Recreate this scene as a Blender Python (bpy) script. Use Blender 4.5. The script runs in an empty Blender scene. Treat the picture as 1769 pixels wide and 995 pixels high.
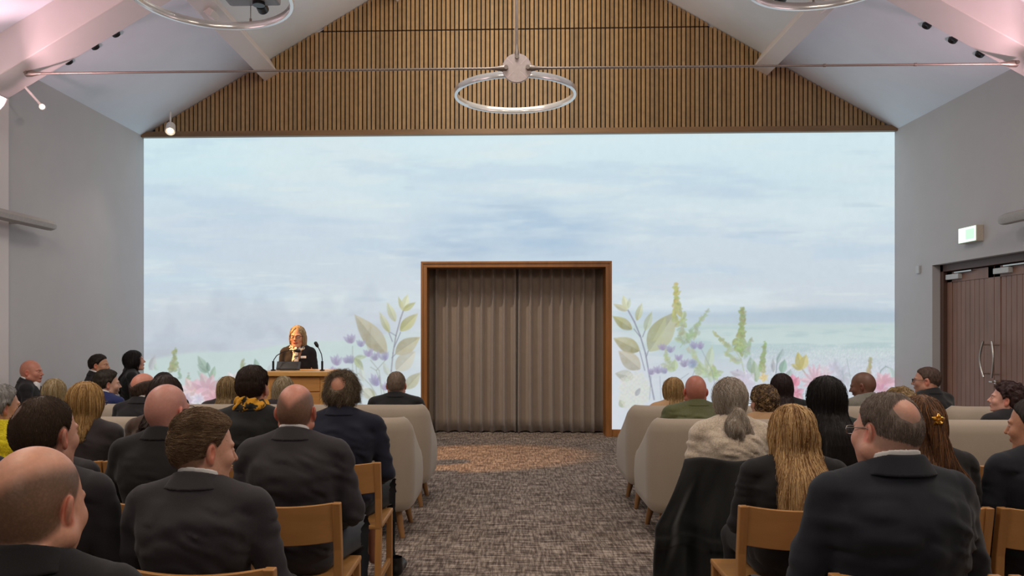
import bpy, bmesh, math, random
import numpy as np
from mathutils import Matrix, Vector
random.seed(7)
C = bpy.context.scene.collection
SC = bpy.context.scene
# ------------------------------------------------------------------ camera, world, lights, exposure
FPX = 1350.0; TH = math.radians(1.93); HOR = 575.0; EYE = 1.5
PPX = 880.0 - FPX*math.tan(TH)
cd = bpy.data.cameras.new('camera'); cam = bpy.data.objects.new('camera', cd); C.objects.link(cam)
cam.location = (0, 0, EYE); cam.rotation_euler = (math.radians(90), 0, TH)
cd.sensor_width = 36.0; cd.sensor_fit = 'HORIZONTAL'; cd.lens = FPX/1769*36
cd.shift_x = (884.5-PPX)/1769; cd.shift_y = (HOR-497.5)/1769
cd.clip_start = 0.05; cd.clip_end = 100
SC.camera = cam
SC.view_settings.view_transform = 'Standard'; SC.view_settings.look = 'None'
SC.view_settings.exposure = 0.0; SC.view_settings.gamma = 1.0; SC.view_settings.use_curve_mapping = False
w = bpy.data.worlds.new('world'); SC.world = w; w.use_nodes = True
w.node_tree.nodes['Background'].inputs[0].default_value = (.5, .5, .55, 1)
w.node_tree.nodes['Background'].inputs[1].default_value = 0.05

def lamp(name, kind, loc, target, power, col, size=1.0, size_y=None, spot=60, blend=.6, soft=.05):
    l = bpy.data.lights.new(name, kind); o = bpy.data.objects.new(name, l); C.objects.link(o)
    o.location = loc; l.energy = power; l.color = col
    d = Vector(target)-Vector(loc); o.rotation_euler = d.to_track_quat('-Z', 'Y').to_euler()
    if kind == 'AREA':
        l.size = size
        if size_y: l.shape = 'RECTANGLE'; l.size_y = size_y
    if kind == 'SPOT': l.spot_size = math.radians(spot); l.spot_blend = blend; l.shadow_soft_size = soft
    if kind == 'POINT': l.shadow_soft_size = soft
    return o
WARM = (1, .86, .70); PINK = (1, .62, .68)
lamp('overhead_fill_left', 'AREA', (-2.6, 2.2, 5.0), (-2.2, 3.2, 0), 78, WARM, 1.6)  # left and right: unseen fill lamps added over the audience, no fittings
lamp('overhead_fill_right', 'AREA', (2.7, 2.2, 5.0), (2.3, 3.2, 0), 78, WARM, 1.6)
lamp('overhead_fill_rear', 'AREA', (0, -1.6, 4.6), (0, 3.0, .8), 55, (1, .9, .8), 2.4)  # added fill behind the camera for the backs of the audience
lamp('overhead_fill_front', 'AREA', (0, 6.9, 6.2), (0, 7.2, 0), 75, (1, .94, .88), 1.2)  # added overhead fill for the front rows, no fitting
lamp('gable_fill', 'AREA', (0, 8.9, 6.1), (0, 11.3, 5.5), 62, (1, .84, .62), 2.5)  # unseen area fill added to brighten the timber slats
lamp('curtain_spot', 'SPOT', (-2.3, 8.6, 5.7), (.05, 11.7, 1.2), 400, (1, .87, .74), spot=34, blend=.6, soft=.04)
lamp('audience_fill_left', 'AREA', (-3.6, 5.2, 3.9), (-3.2, 5.6, 0), 40, (1, .93, .88), 1.0)  # left and right: extra fill added above the sofas, no fittings
lamp('audience_fill_right', 'AREA', (3.8, 5.2, 3.9), (3.4, 5.6, 0), 40, (1, .93, .88), 1.0)
lamp('lectern_spot', 'SPOT', (-4.98, 7.95, 3.82), (-1.75, 9.0, .9), 1900, (1, .50, .17), spot=21, blend=.4, soft=.04)
lamp('beam_uplight_left', 'SPOT', (-5.0, 7.3, 3.5), (-4.7, 7.75, 4.4), 80, PINK, spot=110, blend=.8)
lamp('beam_uplight_right', 'SPOT', (5.11, 7.3, 3.5), (4.8, 7.75, 4.4), 80, PINK, spot=110, blend=.8)
lamp('pink_ceiling_wash_left', 'AREA', (-4.6, 5.6, 3.5), (-3.8, 6.6, 6.0), 13, PINK, 1.2)
lamp('pink_ceiling_wash_right', 'AREA', (4.7, 5.6, 3.5), (3.9, 6.6, 6.0), 13, PINK, 1.2)
lamp('back_corner_spot', 'SPOT', (-4.66, 10.72, 4.25), (-4.9, 9.0, 1.0), 25, WARM, spot=70, blend=.8)

def place(px, Y):
    t = (px-PPX)/FPX
    return Y*(t*math.cos(TH)-math.sin(TH))/(t*math.sin(TH)+math.cos(TH))
def sc_at(X, Y): return FPX/(Y*math.cos(TH)-X*math.sin(TH))
def zat(py, X, Y): return EYE-(py-HOR)/sc_at(X, Y)

# ------------------------------------------------------------------ materials
def lin(c):
    return tuple(((v/255)/12.92 if v/255 <= .04045 else ((v/255+.055)/1.055)**2.4) for v in c)
def nmat(name):
    m = bpy.data.materials.new(name); m.use_nodes = True
    nt = m.node_tree; b = nt.nodes['Principled BSDF']; return m, nt, b
def texco(nt, sc=(1, 1, 1), rot=(0, 0, 0)):
    tc = nt.nodes.new('ShaderNodeTexCoord'); mp = nt.nodes.new('ShaderNodeMapping')
    mp.inputs['Scale'].default_value = sc; mp.inputs['Rotation'].default_value = rot
    nt.links.new(tc.outputs['Object'], mp.inputs['Vector']); return mp.outputs[0]
def noise(nt, vec, s, det=4, rough=.55):
    n = nt.nodes.new('ShaderNodeTexNoise'); n.inputs['Scale'].default_value = s
    n.inputs['Detail'].default_value = det; n.inputs['Roughness'].default_value = rough
    nt.links.new(vec, n.inputs['Vector']); return n.outputs[0]
def ramp(nt, f, stops):
    r = nt.nodes.new('ShaderNodeValToRGB'); e = r.color_ramp.elements
    while len(e) < len(stops): e.new(.5)
    for i, (p, c) in enumerate(stops): e[i].position = p; e[i].color = (*c, 1)
    nt.links.new(f, r.inputs[0]); return r.outputs[0]
def bump(nt, b, f, st, dist=.01):
    bp = nt.nodes.new('ShaderNodeBump'); bp.inputs['Strength'].default_value = st; bp.inputs['Distance'].default_value = dist
    nt.links.new(f, bp.inputs['Height']); nt.links.new(bp.outputs[0], b.inputs['Normal'])
def mix(nt, f, a, b_, mode='MIX'):
    m = nt.nodes.new('ShaderNodeMix'); m.data_type = 'RGBA'; m.blend_type = mode
    for sock, v in ((m.inputs[0], f), (m.inputs[6], a), (m.inputs[7], b_)):
        if hasattr(v, 'is_output'): nt.links.new(v, sock)
        elif isinstance(v, (int, float)): sock.default_value = v
        else: sock.default_value = (*v, 1)
    return m.outputs[2]
def mul(nt, a, v):
    m = nt.nodes.new('ShaderNodeMath'); m.operation = 'MULTIPLY'
    for i, q in enumerate((a, v)):
        if hasattr(q, 'is_output'): nt.links.new(q, m.inputs[i])
        else: m.inputs[i].default_value = q
    return m.outputs[0]
MC = {}
def plain(name, col, rough=.6, metal=0, nz=.06, ns=40, bs=.05, spec=.5):
    if name in MC: return MC[name]
    m, nt, b = nmat(name); c = lin(col); v = texco(nt); n = noise(nt, v, ns)
    c0 = tuple(x*(1-nz) for x in c); c1 = tuple(min(1, x*(1+nz)) for x in c)
    nt.links.new(ramp(nt, n, [(.3, c0), (.7, c1)]), b.inputs['Base Color'])
    b.inputs['Roughness'].default_value = rough; b.inputs['Metallic'].default_value = metal
    b.inputs['Specular IOR Level'].default_value = spec
    if bs: bump(nt, b, n, bs, .002)
    MC[name] = m; return m
def wood(name, col, sc=(2, 2, 30), rough=.45, contrast=.25):
    if name in MC: return MC[name]
    m, nt, b = nmat(name); c = lin(col)
    v = texco(nt, sc); n = noise(nt, v, 3.0, 6, .6); n2 = noise(nt, texco(nt), 3.0, 2)
    c0 = tuple(x*(1-contrast) for x in c); c1 = tuple(min(1, x*(1+contrast*.7)) for x in c)
    a = ramp(nt, n, [(.3, c0), (.7, c1)]); q = ramp(nt, n2, [(.3, (.9, .9, .9)), (.7, (1, 1, 1))])
    nt.links.new(mix(nt, 1.0, a, q, 'MULTIPLY'), b.inputs['Base Color'])
    b.inputs['Roughness'].default_value = rough; bump(nt, b, n, .08, .002)
    MC[name] = m; return m
def fabric(name, col, scale=260, contrast=.18, rough=.9, bs=.25, sheen=.15, big=.08):
    if name in MC: return MC[name]
    m, nt, b = nmat(name); c = lin(col); v = texco(nt); n = noise(nt, v, scale, 3, .7); n2 = noise(nt, v, 7, 3)
    c0 = tuple(x*(1-contrast) for x in c); c1 = tuple(min(1, x*(1+contrast)) for x in c)
    a = ramp(nt, n, [(.3, c0), (.7, c1)]); q = ramp(nt, n2, [(.3, (1-big,)*3), (.7, (1, 1, 1))])
    nt.links.new(mix(nt, 1.0, a, q, 'MULTIPLY'), b.inputs['Base Color'])
    b.inputs['Roughness'].default_value = rough; b.inputs['Specular IOR Level'].default_value = .25
    b.inputs['Sheen Weight'].default_value = sheen; bump(nt, b, n, bs, .001)
    MC[name] = m; return m
def colattr(name, rough=.6, nz=.0, scale=60, sss=0, spec=.5, bs=0.0, emit=0):
    if name in MC: return MC[name]
    m, nt, b = nmat(name); a = nt.nodes.new('ShaderNodeAttribute'); a.attribute_name = 'Col'
    v = texco(nt); n = noise(nt, v, scale, 4)
    q = ramp(nt, n, [(.3, (1-nz,)*3), (.7, (1, 1, 1))])
    nt.links.new(mix(nt, 1.0, a.outputs['Color'], q, 'MULTIPLY'), b.inputs['Base Color'])
    b.inputs['Roughness'].default_value = rough; b.inputs['Specular IOR Level'].default_value = spec
    if sss: b.inputs['Subsurface Weight'].default_value = sss; b.inputs['Subsurface Radius'].default_value = (.012, .005, .003); b.inputs['Subsurface Scale'].default_value = 1
    if bs: bump(nt, b, n, bs, .001)
    if emit:
        nt.links.new(a.outputs['Color'], b.inputs['Emission Color']); b.inputs['Emission Strength'].default_value = emit
        b.inputs['Base Color'].default_value = (.03, .03, .03, 1)
        for l in list(nt.links):
            if l.to_socket == b.inputs['Base Color']: nt.links.remove(l)
    MC[name] = m; return m
def emis(name, col, st):
    if name in MC: return MC[name]
    m, nt, b = nmat(name); b.inputs['Base Color'].default_value = (*lin(col), 1)
    b.inputs['Emission Color'].default_value = (*lin(col), 1); b.inputs['Emission Strength'].default_value = st
    MC[name] = m; return m

# ------------------------------------------------------------------ mesh helpers
def obj(name, verts, faces, mat, parent=None, smooth=False, cols=None, mats=None):
    """mesh object from arrays; faces: (n,4)/(n,3) array or list"""
    me = bpy.data.meshes.new(name)
    if isinstance(faces, np.ndarray):
        nv = len(verts); nf, k = faces.shape
        me.vertices.add(nv); me.vertices.foreach_set('co', np.asarray(verts, np.float32).ravel())
        me.loops.add(nf*k); me.loops.foreach_set('vertex_index', faces.astype(np.int32).ravel())
        me.polygons.add(nf); me.polygons.foreach_set('loop_start', np.arange(0, nf*k, k, dtype=np.int32))
        me.polygons.foreach_set('loop_total', np.full(nf, k, np.int32))
        me.update(calc_edges=True); me.validate()
    else:
        me.from_pydata([tuple(v) for v in verts], [], [tuple(f) for f in faces]); me.update()
    if cols is not None:
        a = me.color_attributes.new('Col', 'FLOAT_COLOR', 'POINT')
        c = np.ones((len(verts), 4), np.float32); c[:, :3] = cols
        a.data.foreach_set('color', c.ravel())
    if mats is not None:
        for q in mats[0]: me.materials.append(q)
        me.polygons.foreach_set('material_index', np.asarray(mats[1], np.int32))
    else: me.materials.append(mat)
    if smooth: me.polygons.foreach_set('use_smooth', np.ones(len(me.polygons), bool))
    o = bpy.data.objects.new(name, me); C.objects.link(o)
    if parent is not None: o.parent = parent
    return o
class MB:
    def __init__(s): s.v = []; s.f = []
    def add(s, vs, fs):
        k = len(s.v); s.v += [tuple(v) for v in vs]; s.f += [tuple(i+k for i in f) for f in fs]; return s
    def box(s, a, b, M=None, bev=0):
        bm = bmesh.new(); bmesh.ops.create_cube(bm, size=1)
        sx, sy, sz = (b[i]-a[i] for i in range(3)); c = [(a[i]+b[i])/2 for i in range(3)]
        for v in bm.verts: v.co = Vector((v.co.x*sx, v.co.y*sy, v.co.z*sz))
        if bev: bmesh.ops.bevel(bm, geom=bm.edges[:], offset=bev, segments=2, affect='EDGES', profile=.6)
        for v in bm.verts: v.co += Vector(c)
        if M is not None: bm.transform(M)
        bm.verts.index_update(); s.add([v.co for v in bm.verts], [[v.index for v in f.verts] for f in bm.faces]); bm.free(); return s
    def tube(s, pts, r, n=10, cap=True):
        pts = [Vector(p) for p in pts]; rs = r if isinstance(r, (list, tuple)) else [r]*len(pts)
        vs = []; fs = []; up = None
        for i, p in enumerate(pts):
            d = (pts[min(i+1, len(pts)-1)]-pts[max(i-1, 0)]).normalized()
            if up is None: up = Vector((0, 0, 1)) if abs(d.z) < .9 else Vector((1, 0, 0))
            a = d.cross(up).normalized(); b = a.cross(d).normalized(); up = b
            for k in range(n):
                t = 2*math.pi*k/n; vs.append(p+(a*math.cos(t)+b*math.sin(t))*rs[i])
        for i in range(len(pts)-1):
            for k in range(n): fs.append((i*n+k, i*n+(k+1) % n, (i+1)*n+(k+1) % n, (i+1)*n+k))
        if cap: fs.append(tuple(range(n-1, -1, -1))); fs.append(tuple((len(pts)-1)*n+k for k in range(n)))
        return s.add(vs, fs)
    def cyl(s, a, b, r, n=20): return s.tube([a, b], r, n)
    def lathe(s, prof, n=24, M=None):
        vs = []; fs = []
        for r, z in prof:
            for k in range(n):
                t = 2*math.pi*k/n; v = Vector((r*math.cos(t), r*math.sin(t), z)); vs.append(M @ v if M is not None else v)
        for i in range(len(prof)-1):
            for k in range(n): fs.append((i*n+k, i*n+(k+1) % n, (i+1)*n+(k+1) % n, (i+1)*n+k))
        fs.append(tuple(range(n-1, -1, -1))); fs.append(tuple((len(prof)-1)*n+k for k in range(n)))
        return s.add(vs, fs)
    def prism(s, poly, y0, y1, axis='y'):
        n = len(poly)
        def P(a, b, c): return (a, c, b) if axis == 'y' else ((c, a, b) if axis == 'x' else (a, b, c))
        vs = [P(a, b, y0) for a, b in poly]+[P(a, b, y1) for a, b in poly]
        fs = [tuple(range(n)), tuple(range(2*n-1, n-1, -1))]+[(i, (i+1) % n+0, (i+1) % n+n, i+n) for i in range(n)]
        return s.add(vs, fs)
    def build(s, name, mat, parent=None, smooth=False, bev=0, cols=None):
        o = obj(name, s.v, s.f, mat, parent, smooth, cols)
        bm = bmesh.new(); bm.from_mesh(o.data); bmesh.ops.recalc_face_normals(bm, faces=bm.faces[:]); bm.to_mesh(o.data); bm.free()
        if smooth:
            try: o.data.set_sharp_from_angle(angle=math.radians(40))
            except Exception: pass
        if bev: m = o.modifiers.new('b', 'BEVEL'); m.width = bev; m.segments = 2; m.limit_method = 'ANGLE'
        return o
def thing(name, label, cat, loc=(0, 0, 0), rz=0, group=None):
    o = bpy.data.objects.new(name, None); C.objects.link(o); o.empty_display_size = .1
    o.location = loc; o.rotation_euler = (0, 0, rz); o['label'] = label; o['category'] = cat
    if group: o['group'] = group
    return o
def tag(o, label, cat, group=None):
    o['label'] = label; o['category'] = cat
    if group: o['group'] = group
    return o
def struct(o, label=None):
    o['kind'] = 'structure'
    if label: o['label'] = label
    return o
def copy_tree(o, parent=None):
    c = o.copy(); C.objects.link(c)
    if parent is not None: c.parent = parent
    for ch in list(o.children): copy_tree(ch, c)
    return c

# ------------------------------------------------------------------ the room
XL, XR, YW, YB, EAVE, SL = -5.40, 5.51, 11.37, -4.0, 4.40, .583
XC = (XL+XR)/2; APEX = EAVE+(XR-XC)*SL; AL = math.atan(SL)
def ceil_z(x): return APEX-abs(x-XC)*SL
W_WALL = plain('painted_wall', (186, 184, 186), .8, ns=3, nz=.02, bs=.02)
W_CEIL = plain('painted_ceiling', (226, 233, 242), .8, ns=3, nz=.02, bs=.02)
W_BEAM = plain('painted_beam', (214, 206, 204), .6, ns=3, nz=.02, bs=.02)
OAK = wood('oak_trim', (150, 98, 48), (3, 3, .4), .4)
# carpet
m, nt, b = nmat('woven_carpet')
v1 = noise(nt, texco(nt, (2.2, 26, 1)), 2.2, 4, .7); v2 = noise(nt, texco(nt, (24, 2.6, 1)), 2.2, 4, .7); v3 = noise(nt, texco(nt, (2, 4.5, 1)), 2.6, 5, .65); v4 = noise(nt, texco(nt), 110, 3, .8)
a1 = ramp(nt, v1, [(.40, (.0, .0, .0)), (.60, (1, 1, 1))]); a2 = ramp(nt, v2, [(.40, (0, 0, 0)), (.60, (1, 1, 1))])
mm = mix(nt, .42, a1, a2); mm = mix(nt, .30, mm, v3); mm = mix(nt, .07, mm, v4)
nt.links.new(ramp(nt, mm, [(.2, lin((56, 46, 42))), (.5, lin((112, 99, 90))), (.8, lin((180, 165, 152)))]), b.inputs['Base Color'])
b.inputs['Roughness'].default_value = .95; b.inputs['Specular IOR Level'].default_value = .1; bump(nt, b, v4, .5, .004)
CARPET = m
struct(MB().box((XL-.3, YB-.3, -.2), (XR+.5, YW+1.2, 0)).build('floor', CARPET))
struct(MB().box((XL-.25, YB, 0), (XL, YW+.3, EAVE+.05)).build('wall_left', W_WALL))
struct(MB().prism([(XL-.25, 0), (XR+.25, 0), (XR+.25, EAVE), (XC, APEX), (XL-.25, EAVE)], YB-.25, YB).build('wall_rear', W_WALL))
# right wall with door opening
DY0, DY1, DZ = 8.27, 10.38, 2.38
mb = MB().box((XR, YB, 0), (XR+.25, DY0, EAVE+.05)); mb.box((XR, DY1, 0), (XR+.25, YW+.3, EAVE+.05)); mb.box((XR, DY0, DZ), (XR+.25, DY1, EAVE+.05))
struct(mb.build('wall_right', W_WALL))
# ceiling slopes
def slab(x0, x1, t=.2):
    z0, z1 = ceil_z(x0), ceil_z(x1); return [(x0, z0), (x1, z1), (x1, z1+t), (x0, z0+t)]
mb = MB(); mb.prism(slab(XL-.05, XC), YB-.25, YW+.3); mb.prism(slab(XC, XR+.05), YB-.25, YW+.3)
struct(mb.build('ceiling', W_CEIL))
# back wall with curtain opening
OX0, OX1, OZ = place(729, YW), place(1055, YW), zat(453, place(890, YW), YW)
MZ = EAVE-.03
mb = MB(); mb.box((XL, YW, 0), (OX0, YW+.3, EAVE)); mb.box((OX1, YW, 0), (XR, YW+.3, EAVE)); mb.box((OX0, YW, OZ), (OX1, YW+.3, EAVE))
mb.prism([(XL, EAVE), (XR, EAVE), (XC, APEX)], YW, YW+.3)
struct(mb.build('wall_back', W_WALL))
mb = MB(); mb.box((OX0-.4, YW+.85, 0), (OX1+.4, YW+.95, OZ+.3)); mb.box((OX0-.5, YW+.3, 0), (OX0-.4, YW+.95, OZ+.3)); mb.box((OX1+.4, YW+.3, 0), (OX1+.5, YW+.95, OZ+.3)); mb.box((OX0-.5, YW+.3, OZ+.3), (OX1+.5, YW+.95, OZ+.4))
struct(mb.build('wall_alcove', plain('alcove_paint', (70, 60, 52), .9)))
# oak frame of the curtain opening
mb = MB(); fw = .075
for x0, x1 in ((OX0, OX0+fw), (OX1-fw, OX1)):
    mb.box((x0, YW-.03, 0), (x1, YW+.32, OZ-fw), bev=.004)
mb.box((OX0, YW-.03, OZ-fw), (OX1, YW+.32, OZ), bev=.004)
i = .02
for x0, x1 in ((OX0-.012, OX0+.022), (OX1-.022, OX1+.012)): mb.box((x0, YW-.045, 0), (x1, YW+.0, OZ-.0225), bev=.004)
mb.box((OX0-.012, YW-.045, OZ-.022), (OX1+.012, YW+.0, OZ+.012), bev=.004)
struct(mb.build('trim_1', OAK), 'oak frame around the curtained opening')
struct(MB().box((OX1+.012, YW-.028, 0), (XR, YW, .105), bev=.004).box((XL, YW-.028, 0), (OX0-.012, YW, .105), bev=.004).build('baseboard_back', OAK))
struct(MB().box((XL, YB, 0), (XL+.02, YW-.03, .105)).build('baseboard_left', OAK))
struct(MB().box((XR-.02, YB, 0), (XR, DY0, .105)).box((XR-.02, DY1, 0), (XR, YW-.03, .105)).build('baseboard_right', OAK))
# oak rail below the slats, slatted gable
struct(MB().box((XL, YW-.09, EAVE-.03), (XR, YW, EAVE+.05), bev=.005).build('trim_2', wood('rail_oak', (134, 104, 72), (.4, 3, 3))), 'oak rail under the slatted gable')
struct(MB().prism([(XL+.1, EAVE+.05), (XR-.1, EAVE+.05), (XC, APEX-.05)], YW-.02, YW).build('trim_3', plain('dark_felt', (28, 20, 14), .95)), 'black backing behind the timber slats')
vs = []; fs = []; cs = []; rr = random.Random(3)
pitch = .0640; n = int((XR-XL)/pitch)
for k in range(n):
    xc = XL+.03+k*pitch; x0 = xc-.0225; x1 = xc+.0225
    zt = min(ceil_z(x0), ceil_z(x1)) - .01
    for za, zb in ((EAVE+.055, min(5.885, zt)), (5.905, zt)):
        if zb-za < .02: continue
        kk = len(vs)
        for y in (YW-.055, YW-.02):
            zr = [ceil_z(x0)-.012 if zb == zt else zb, ceil_z(x1)-.012 if zb == zt else zb]
            vs += [(x0, y, za), (x1, y, za), (x1, y, zr[1]), (x0, y, zr[0])]
        fs += [(kk, kk+1, kk+2, kk+3), (kk, kk+3, kk+7, kk+4), (kk+1, kk+5, kk+6, kk+2), (kk, kk+4, kk+5, kk+1), (kk+3, kk+2, kk+6, kk+7)]
        f = rr.uniform(.78, 1.12); h = rr.uniform(-.04, .04); c = lin((164, 133, 93)); cs += [(c[0]*f*(1+h), c[1]*f, c[2]*f*(1-h*2))]*8
struct(obj('trim_4', vs, fs, colattr('slat_timber', .5, .25, 14), cols=np.array(cs)), 'vertical timber slats filling the gable')
# purlins and the portal beam
def sloped_box(xs, wid, dep, y0, y1, side):
    # a box hung under the slope: xs is the plan position of its middle at the ceiling
    s = -side; u = Vector((math.cos(AL), 0, -math.sin(AL)*side)); nrm = Vector((-math.sin(AL)*side, 0, -math.cos(AL)))
    c = Vector((xs, 0, ceil_z(xs)+.01)); P = [c-u*wid/2, c+u*wid/2, c+u*wid/2+nrm*dep, c-u*wid/2+nrm*dep]
    return MB().prism([(p.x, p.z) for p in P], y0, y1)
k = 5
for side, xo in ((-1, 3.66), (1, 3.66), (-1, 1.72), (1, 1.72)):
    struct(sloped_box(XC+side*xo, .23, .25, YB, YW, side).build('trim_%d' % k, W_BEAM, bev=.006), 'white boxed roof purlin'); k += 1
TY0, TY1, TD = 7.75, 8.18, .45
vd = TD
P = [(XL-.05, EAVE+.0-vd), (XC, APEX-vd), (XR+.05, EAVE-vd), (XR+.05, EAVE+.03), (XC, APEX+.05), (XL-.05, EAVE+.03)]
struct(MB().prism(P, TY0, TY1).build('trim_9', W_BEAM, bev=.008), 'white portal beam across the roof')
struct(MB().box((XL, TY0, 0), (XL+.05, TY1, EAVE-.4)).build('trim_10', W_BEAM)); struct(MB().box((XR-.05, TY0-.0, 0), (XR, TY1-.1, EAVE-.4)).build('trim_11', W_BEAM))
# ------------------------------------------------------------------ the projected mural (projector light put into an emissive sheet on the end wall)
rng = np.random.default_rng(5)
CX0, CY0, CW, CH = 236, 228, 1324, 540
def vnoise(w_, h_, sx, sy, seed, oct_=4, g=.5):
    r = np.random.default_rng(seed); out = np.zeros((h_, w_)); amp = 1; tot = 0
    for o in range(oct_):
        nx = int(w_/sx)+3; ny = int(h_/sy)+3; G = r.random((ny, nx))
        X = np.arange(w_)/sx; Y = np.arange(h_)/sy; xi = X.astype(int); yi = Y.astype(int)
        fx = X-xi; fy = Y-yi; fx = fx*fx*(3-2*fx); fy = (fy*fy*(3-2*fy))[:, None]
        a = G[yi][:, xi]*(1-fx)+G[yi][:, xi+1]*fx; b_ = G[yi+1][:, xi]*(1-fx)+G[yi+1][:, xi+1]*fx
        out += amp*(a*(1-fy)+b_*fy); tot += amp; amp *= g; sx = max(sx/2, 1.01); sy = max(sy/2, 1.01)
    return out/tot
gx, gy = np.meshgrid(np.arange(CW)+CX0, np.arange(CH)+CY0)
gx = gx.astype(float); gy = gy.astype(float)
def sst(a, b_, x): t = np.clip((x-a)/(b_-a), 0, 1); return t*t*(3-2*t)
def ramp1(x, xs, cols): return np.stack([np.interp(x, xs, [c[i] for c in cols]) for i in range(3)], -1)
IMG = ramp1(gy, [238, 300, 380, 470, 530, 600, 752], [(214, 236, 243), (208, 230, 239), (207, 223, 234), (206, 219, 229), (206, 217, 226), (206, 215, 226), (212, 216, 230)])
def blend(mask, col):
    global IMG
    IMG = IMG*(1-mask[..., None])+np.array(col, float)*mask[..., None]
# clouds: long soft washes
n1 = vnoise(CW, CH, 330, 60, 11, 5, .55); n2 = vnoise(CW, CH, 200, 34, 12, 5, .6); n3 = vnoise(CW, CH, 110, 14, 13, 4, .6)
blend(.75*sst(.48, .66, n1), (218, 233, 238)); blend(.45*sst(.5, .7, n2), (190, 212, 230))
blend(.35*sst(.55, .72, n3), (224, 236, 236))
def blob(cx, cy, rx, ry, p=2): return np.clip(1-(np.abs((gx-cx)/rx)**p+np.abs((gy-cy)/ry)**p), 0, 1)
wash = sst(.36, .62, n2*.6+n3*.4)
blend(np.clip(blob(890, 395, 210, 62)*1.3, 0, 1)*.55*(.35+.65*wash), (158, 188, 216))
blend(np.clip(blob(770, 445, 90, 45)*1.2, 0, 1)*.4*wash, (160, 184, 210)); blend(np.clip(blob(950, 385, 110, 45), 0, 1)*.35*wash, (164, 192, 220))
blend(blob(1350, 330, 220, 40)*.3*wash, (176, 200, 222)); blend(blob(430, 400, 260, 70)*.35, (196, 212, 228)); blend(blob(900, 325, 230, 14)*.5*wash, (222, 234, 238))
blend(blob(300, 270, 300, 50)*.35, (212, 240, 246)); blend(blob(1450, 300, 200, 120)*.3, (212, 234, 240))
for (x, y, l, hh) in ((720, 325, 34, 3), (1270, 408, 45, 4), (1335, 402, 60, 4), (640, 517, 34, 5), (1480, 355, 60, 4), (700, 437, 40, 6), (985, 440, 50, 5), (880, 358, 60, 5)):
    blend(np.clip(blob(x, y, l, hh)*1.6, 0, 1)*.3*sst(.3, .6, n3), (170, 190, 212))
# left misty trees and field
hz = 540+14*np.sin(gx/37)+9*np.sin(gx/13.3+1)+6*np.sin(gx/6.1)+(gx-250)*(-.02)
nt_ = vnoise(CW, CH, 46, 34, 21, 4)
lm = sst(790, 600, gx)
blend(lm*.55*sst(-14, 20, gy-hz+18), (190, 204, 218)); blend(lm*.35*sst(.45, .65, nt_)*sst(0, 20, gy-hz), (208, 210, 224)); blend(lm*.3*sst(.5, .3, nt_)*sst(5, 25, gy-hz), (176, 186, 202))
fl = 616+(gx-250)*(-.10)+3*np.sin(gx/30)
blend(lm*sst(460, 250, gx)*.6*sst(fl-22, fl-4, gy), (184, 190, 200))
blend(lm*.75*sst(0, 8, gy-fl), (197, 222, 216)); blend(lm*.35*sst(30, 90, gy-fl), (208, 222, 218))
blend(sst(430, 500, gx)*lm*.5*sst(600, 640, gy), (202, 212, 226))
# right horizon, lake and meadow
rm = sst(1040, 1110, gx)
h1 = 536+4*np.sin(gx/60)+(1290-gx)*.004; h2 = 556+(1545-gx)*.006
blend(rm*.62*sst(-7, 7, gy-h1)*(.6+.4*sst(1140, 1300, gx)), (166, 192, 212)); blend(rm*.88*sst(-3, 5, gy-h2), (196, 217, 217))
n5 = vnoise(CW, CH, 120, 12, 31, 4, .6)
blend(rm*.45*sst(.45, .62, n5)*sst(560, 570, gy), (164, 196, 200)); blend(rm*.3*sst(.55, .4, n5)*sst(565, 580, gy), (202, 226, 220))
blend(rm*.75*sst(596, 640, gy), (206, 213, 226)); blend(sst(1200, 1040, gx)*sst(1040, 1060, gx)*.8*sst(560, 600, gy), (216, 222, 234))
sp = rng.random((CH, CW)); sp = (sp+np.roll(sp, 1, 0)+np.roll(sp, 1, 1)+np.roll(sp, 2, 0))/4
blend(sst(1250, 1330, gx)*sst(585, 612, gy)*.55*sst(.56, .72, sp), (226, 226, 236)); blend(sst(1250, 1330, gx)*sst(590, 612, gy)*.4*sst(.44, .30, sp), (184, 186, 206))
# softness near bottom
tex = vnoise(CW, CH, 9, 9, 41, 3, .6)
def sub(x0, y0, x1, y1):
    a = max(0, int(y0-CY0)); b_ = min(CH, int(y1-CY0)+1); c = max(0, int(x0-CX0)); d = min(CW, int(x1-CX0)+1)
    return slice(a, b_), slice(c, d)
def paint(sl, m_, col):
    IMG[sl] = IMG[sl]*(1-m_[..., None])+np.array(col, float)*m_[..., None]
def leaf(x0, y0, x1, y1, wd, col, a=.8, col2=None, vein=True, pw=.8):
    L = math.hypot(x1-x0, y1-y0); r = wd+3
    sl = sub(min(x0, x1)-r, min(y0, y1)-r, max(x0, x1)+r, max(y0, y1)+r)
    X = gx[sl]-x0; Y = gy[sl]-y0; ux, uy = (x1-x0)/L, (y1-y0)/L
    t = (X*ux+Y*uy)/L; s = -X*uy+Y*ux
    tc = np.clip(t, 0, 1); hw = wd*np.sin(np.pi*tc**pw)+.01
    m_ = sst(.8, -.8, np.abs(s)-hw)*((t > 0) & (t < 1))*a*(.98+.3*(tex[sl]-.5)*2)
    m_ = np.clip(m_, 0, 1)
    c = np.array(col, float)
    if col2 is not None: cc = c*(1-tc[..., None])+np.array(col2, float)*tc[..., None]
    else: cc = np.broadcast_to(c, X.shape+(3,))
    cc = cc*(1+.06*np.sign(s)[..., None]*(hw > 3)[..., None])
    IMG[sl] = IMG[sl]*(1-m_[..., None])+cc*m_[..., None]
    if vein and wd > 5:
        v = sst(.9, .2, np.abs(s))*((t > .05) & (t < .9))*.25; paint(sl, v, tuple(q*.85 for q in col))
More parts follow.
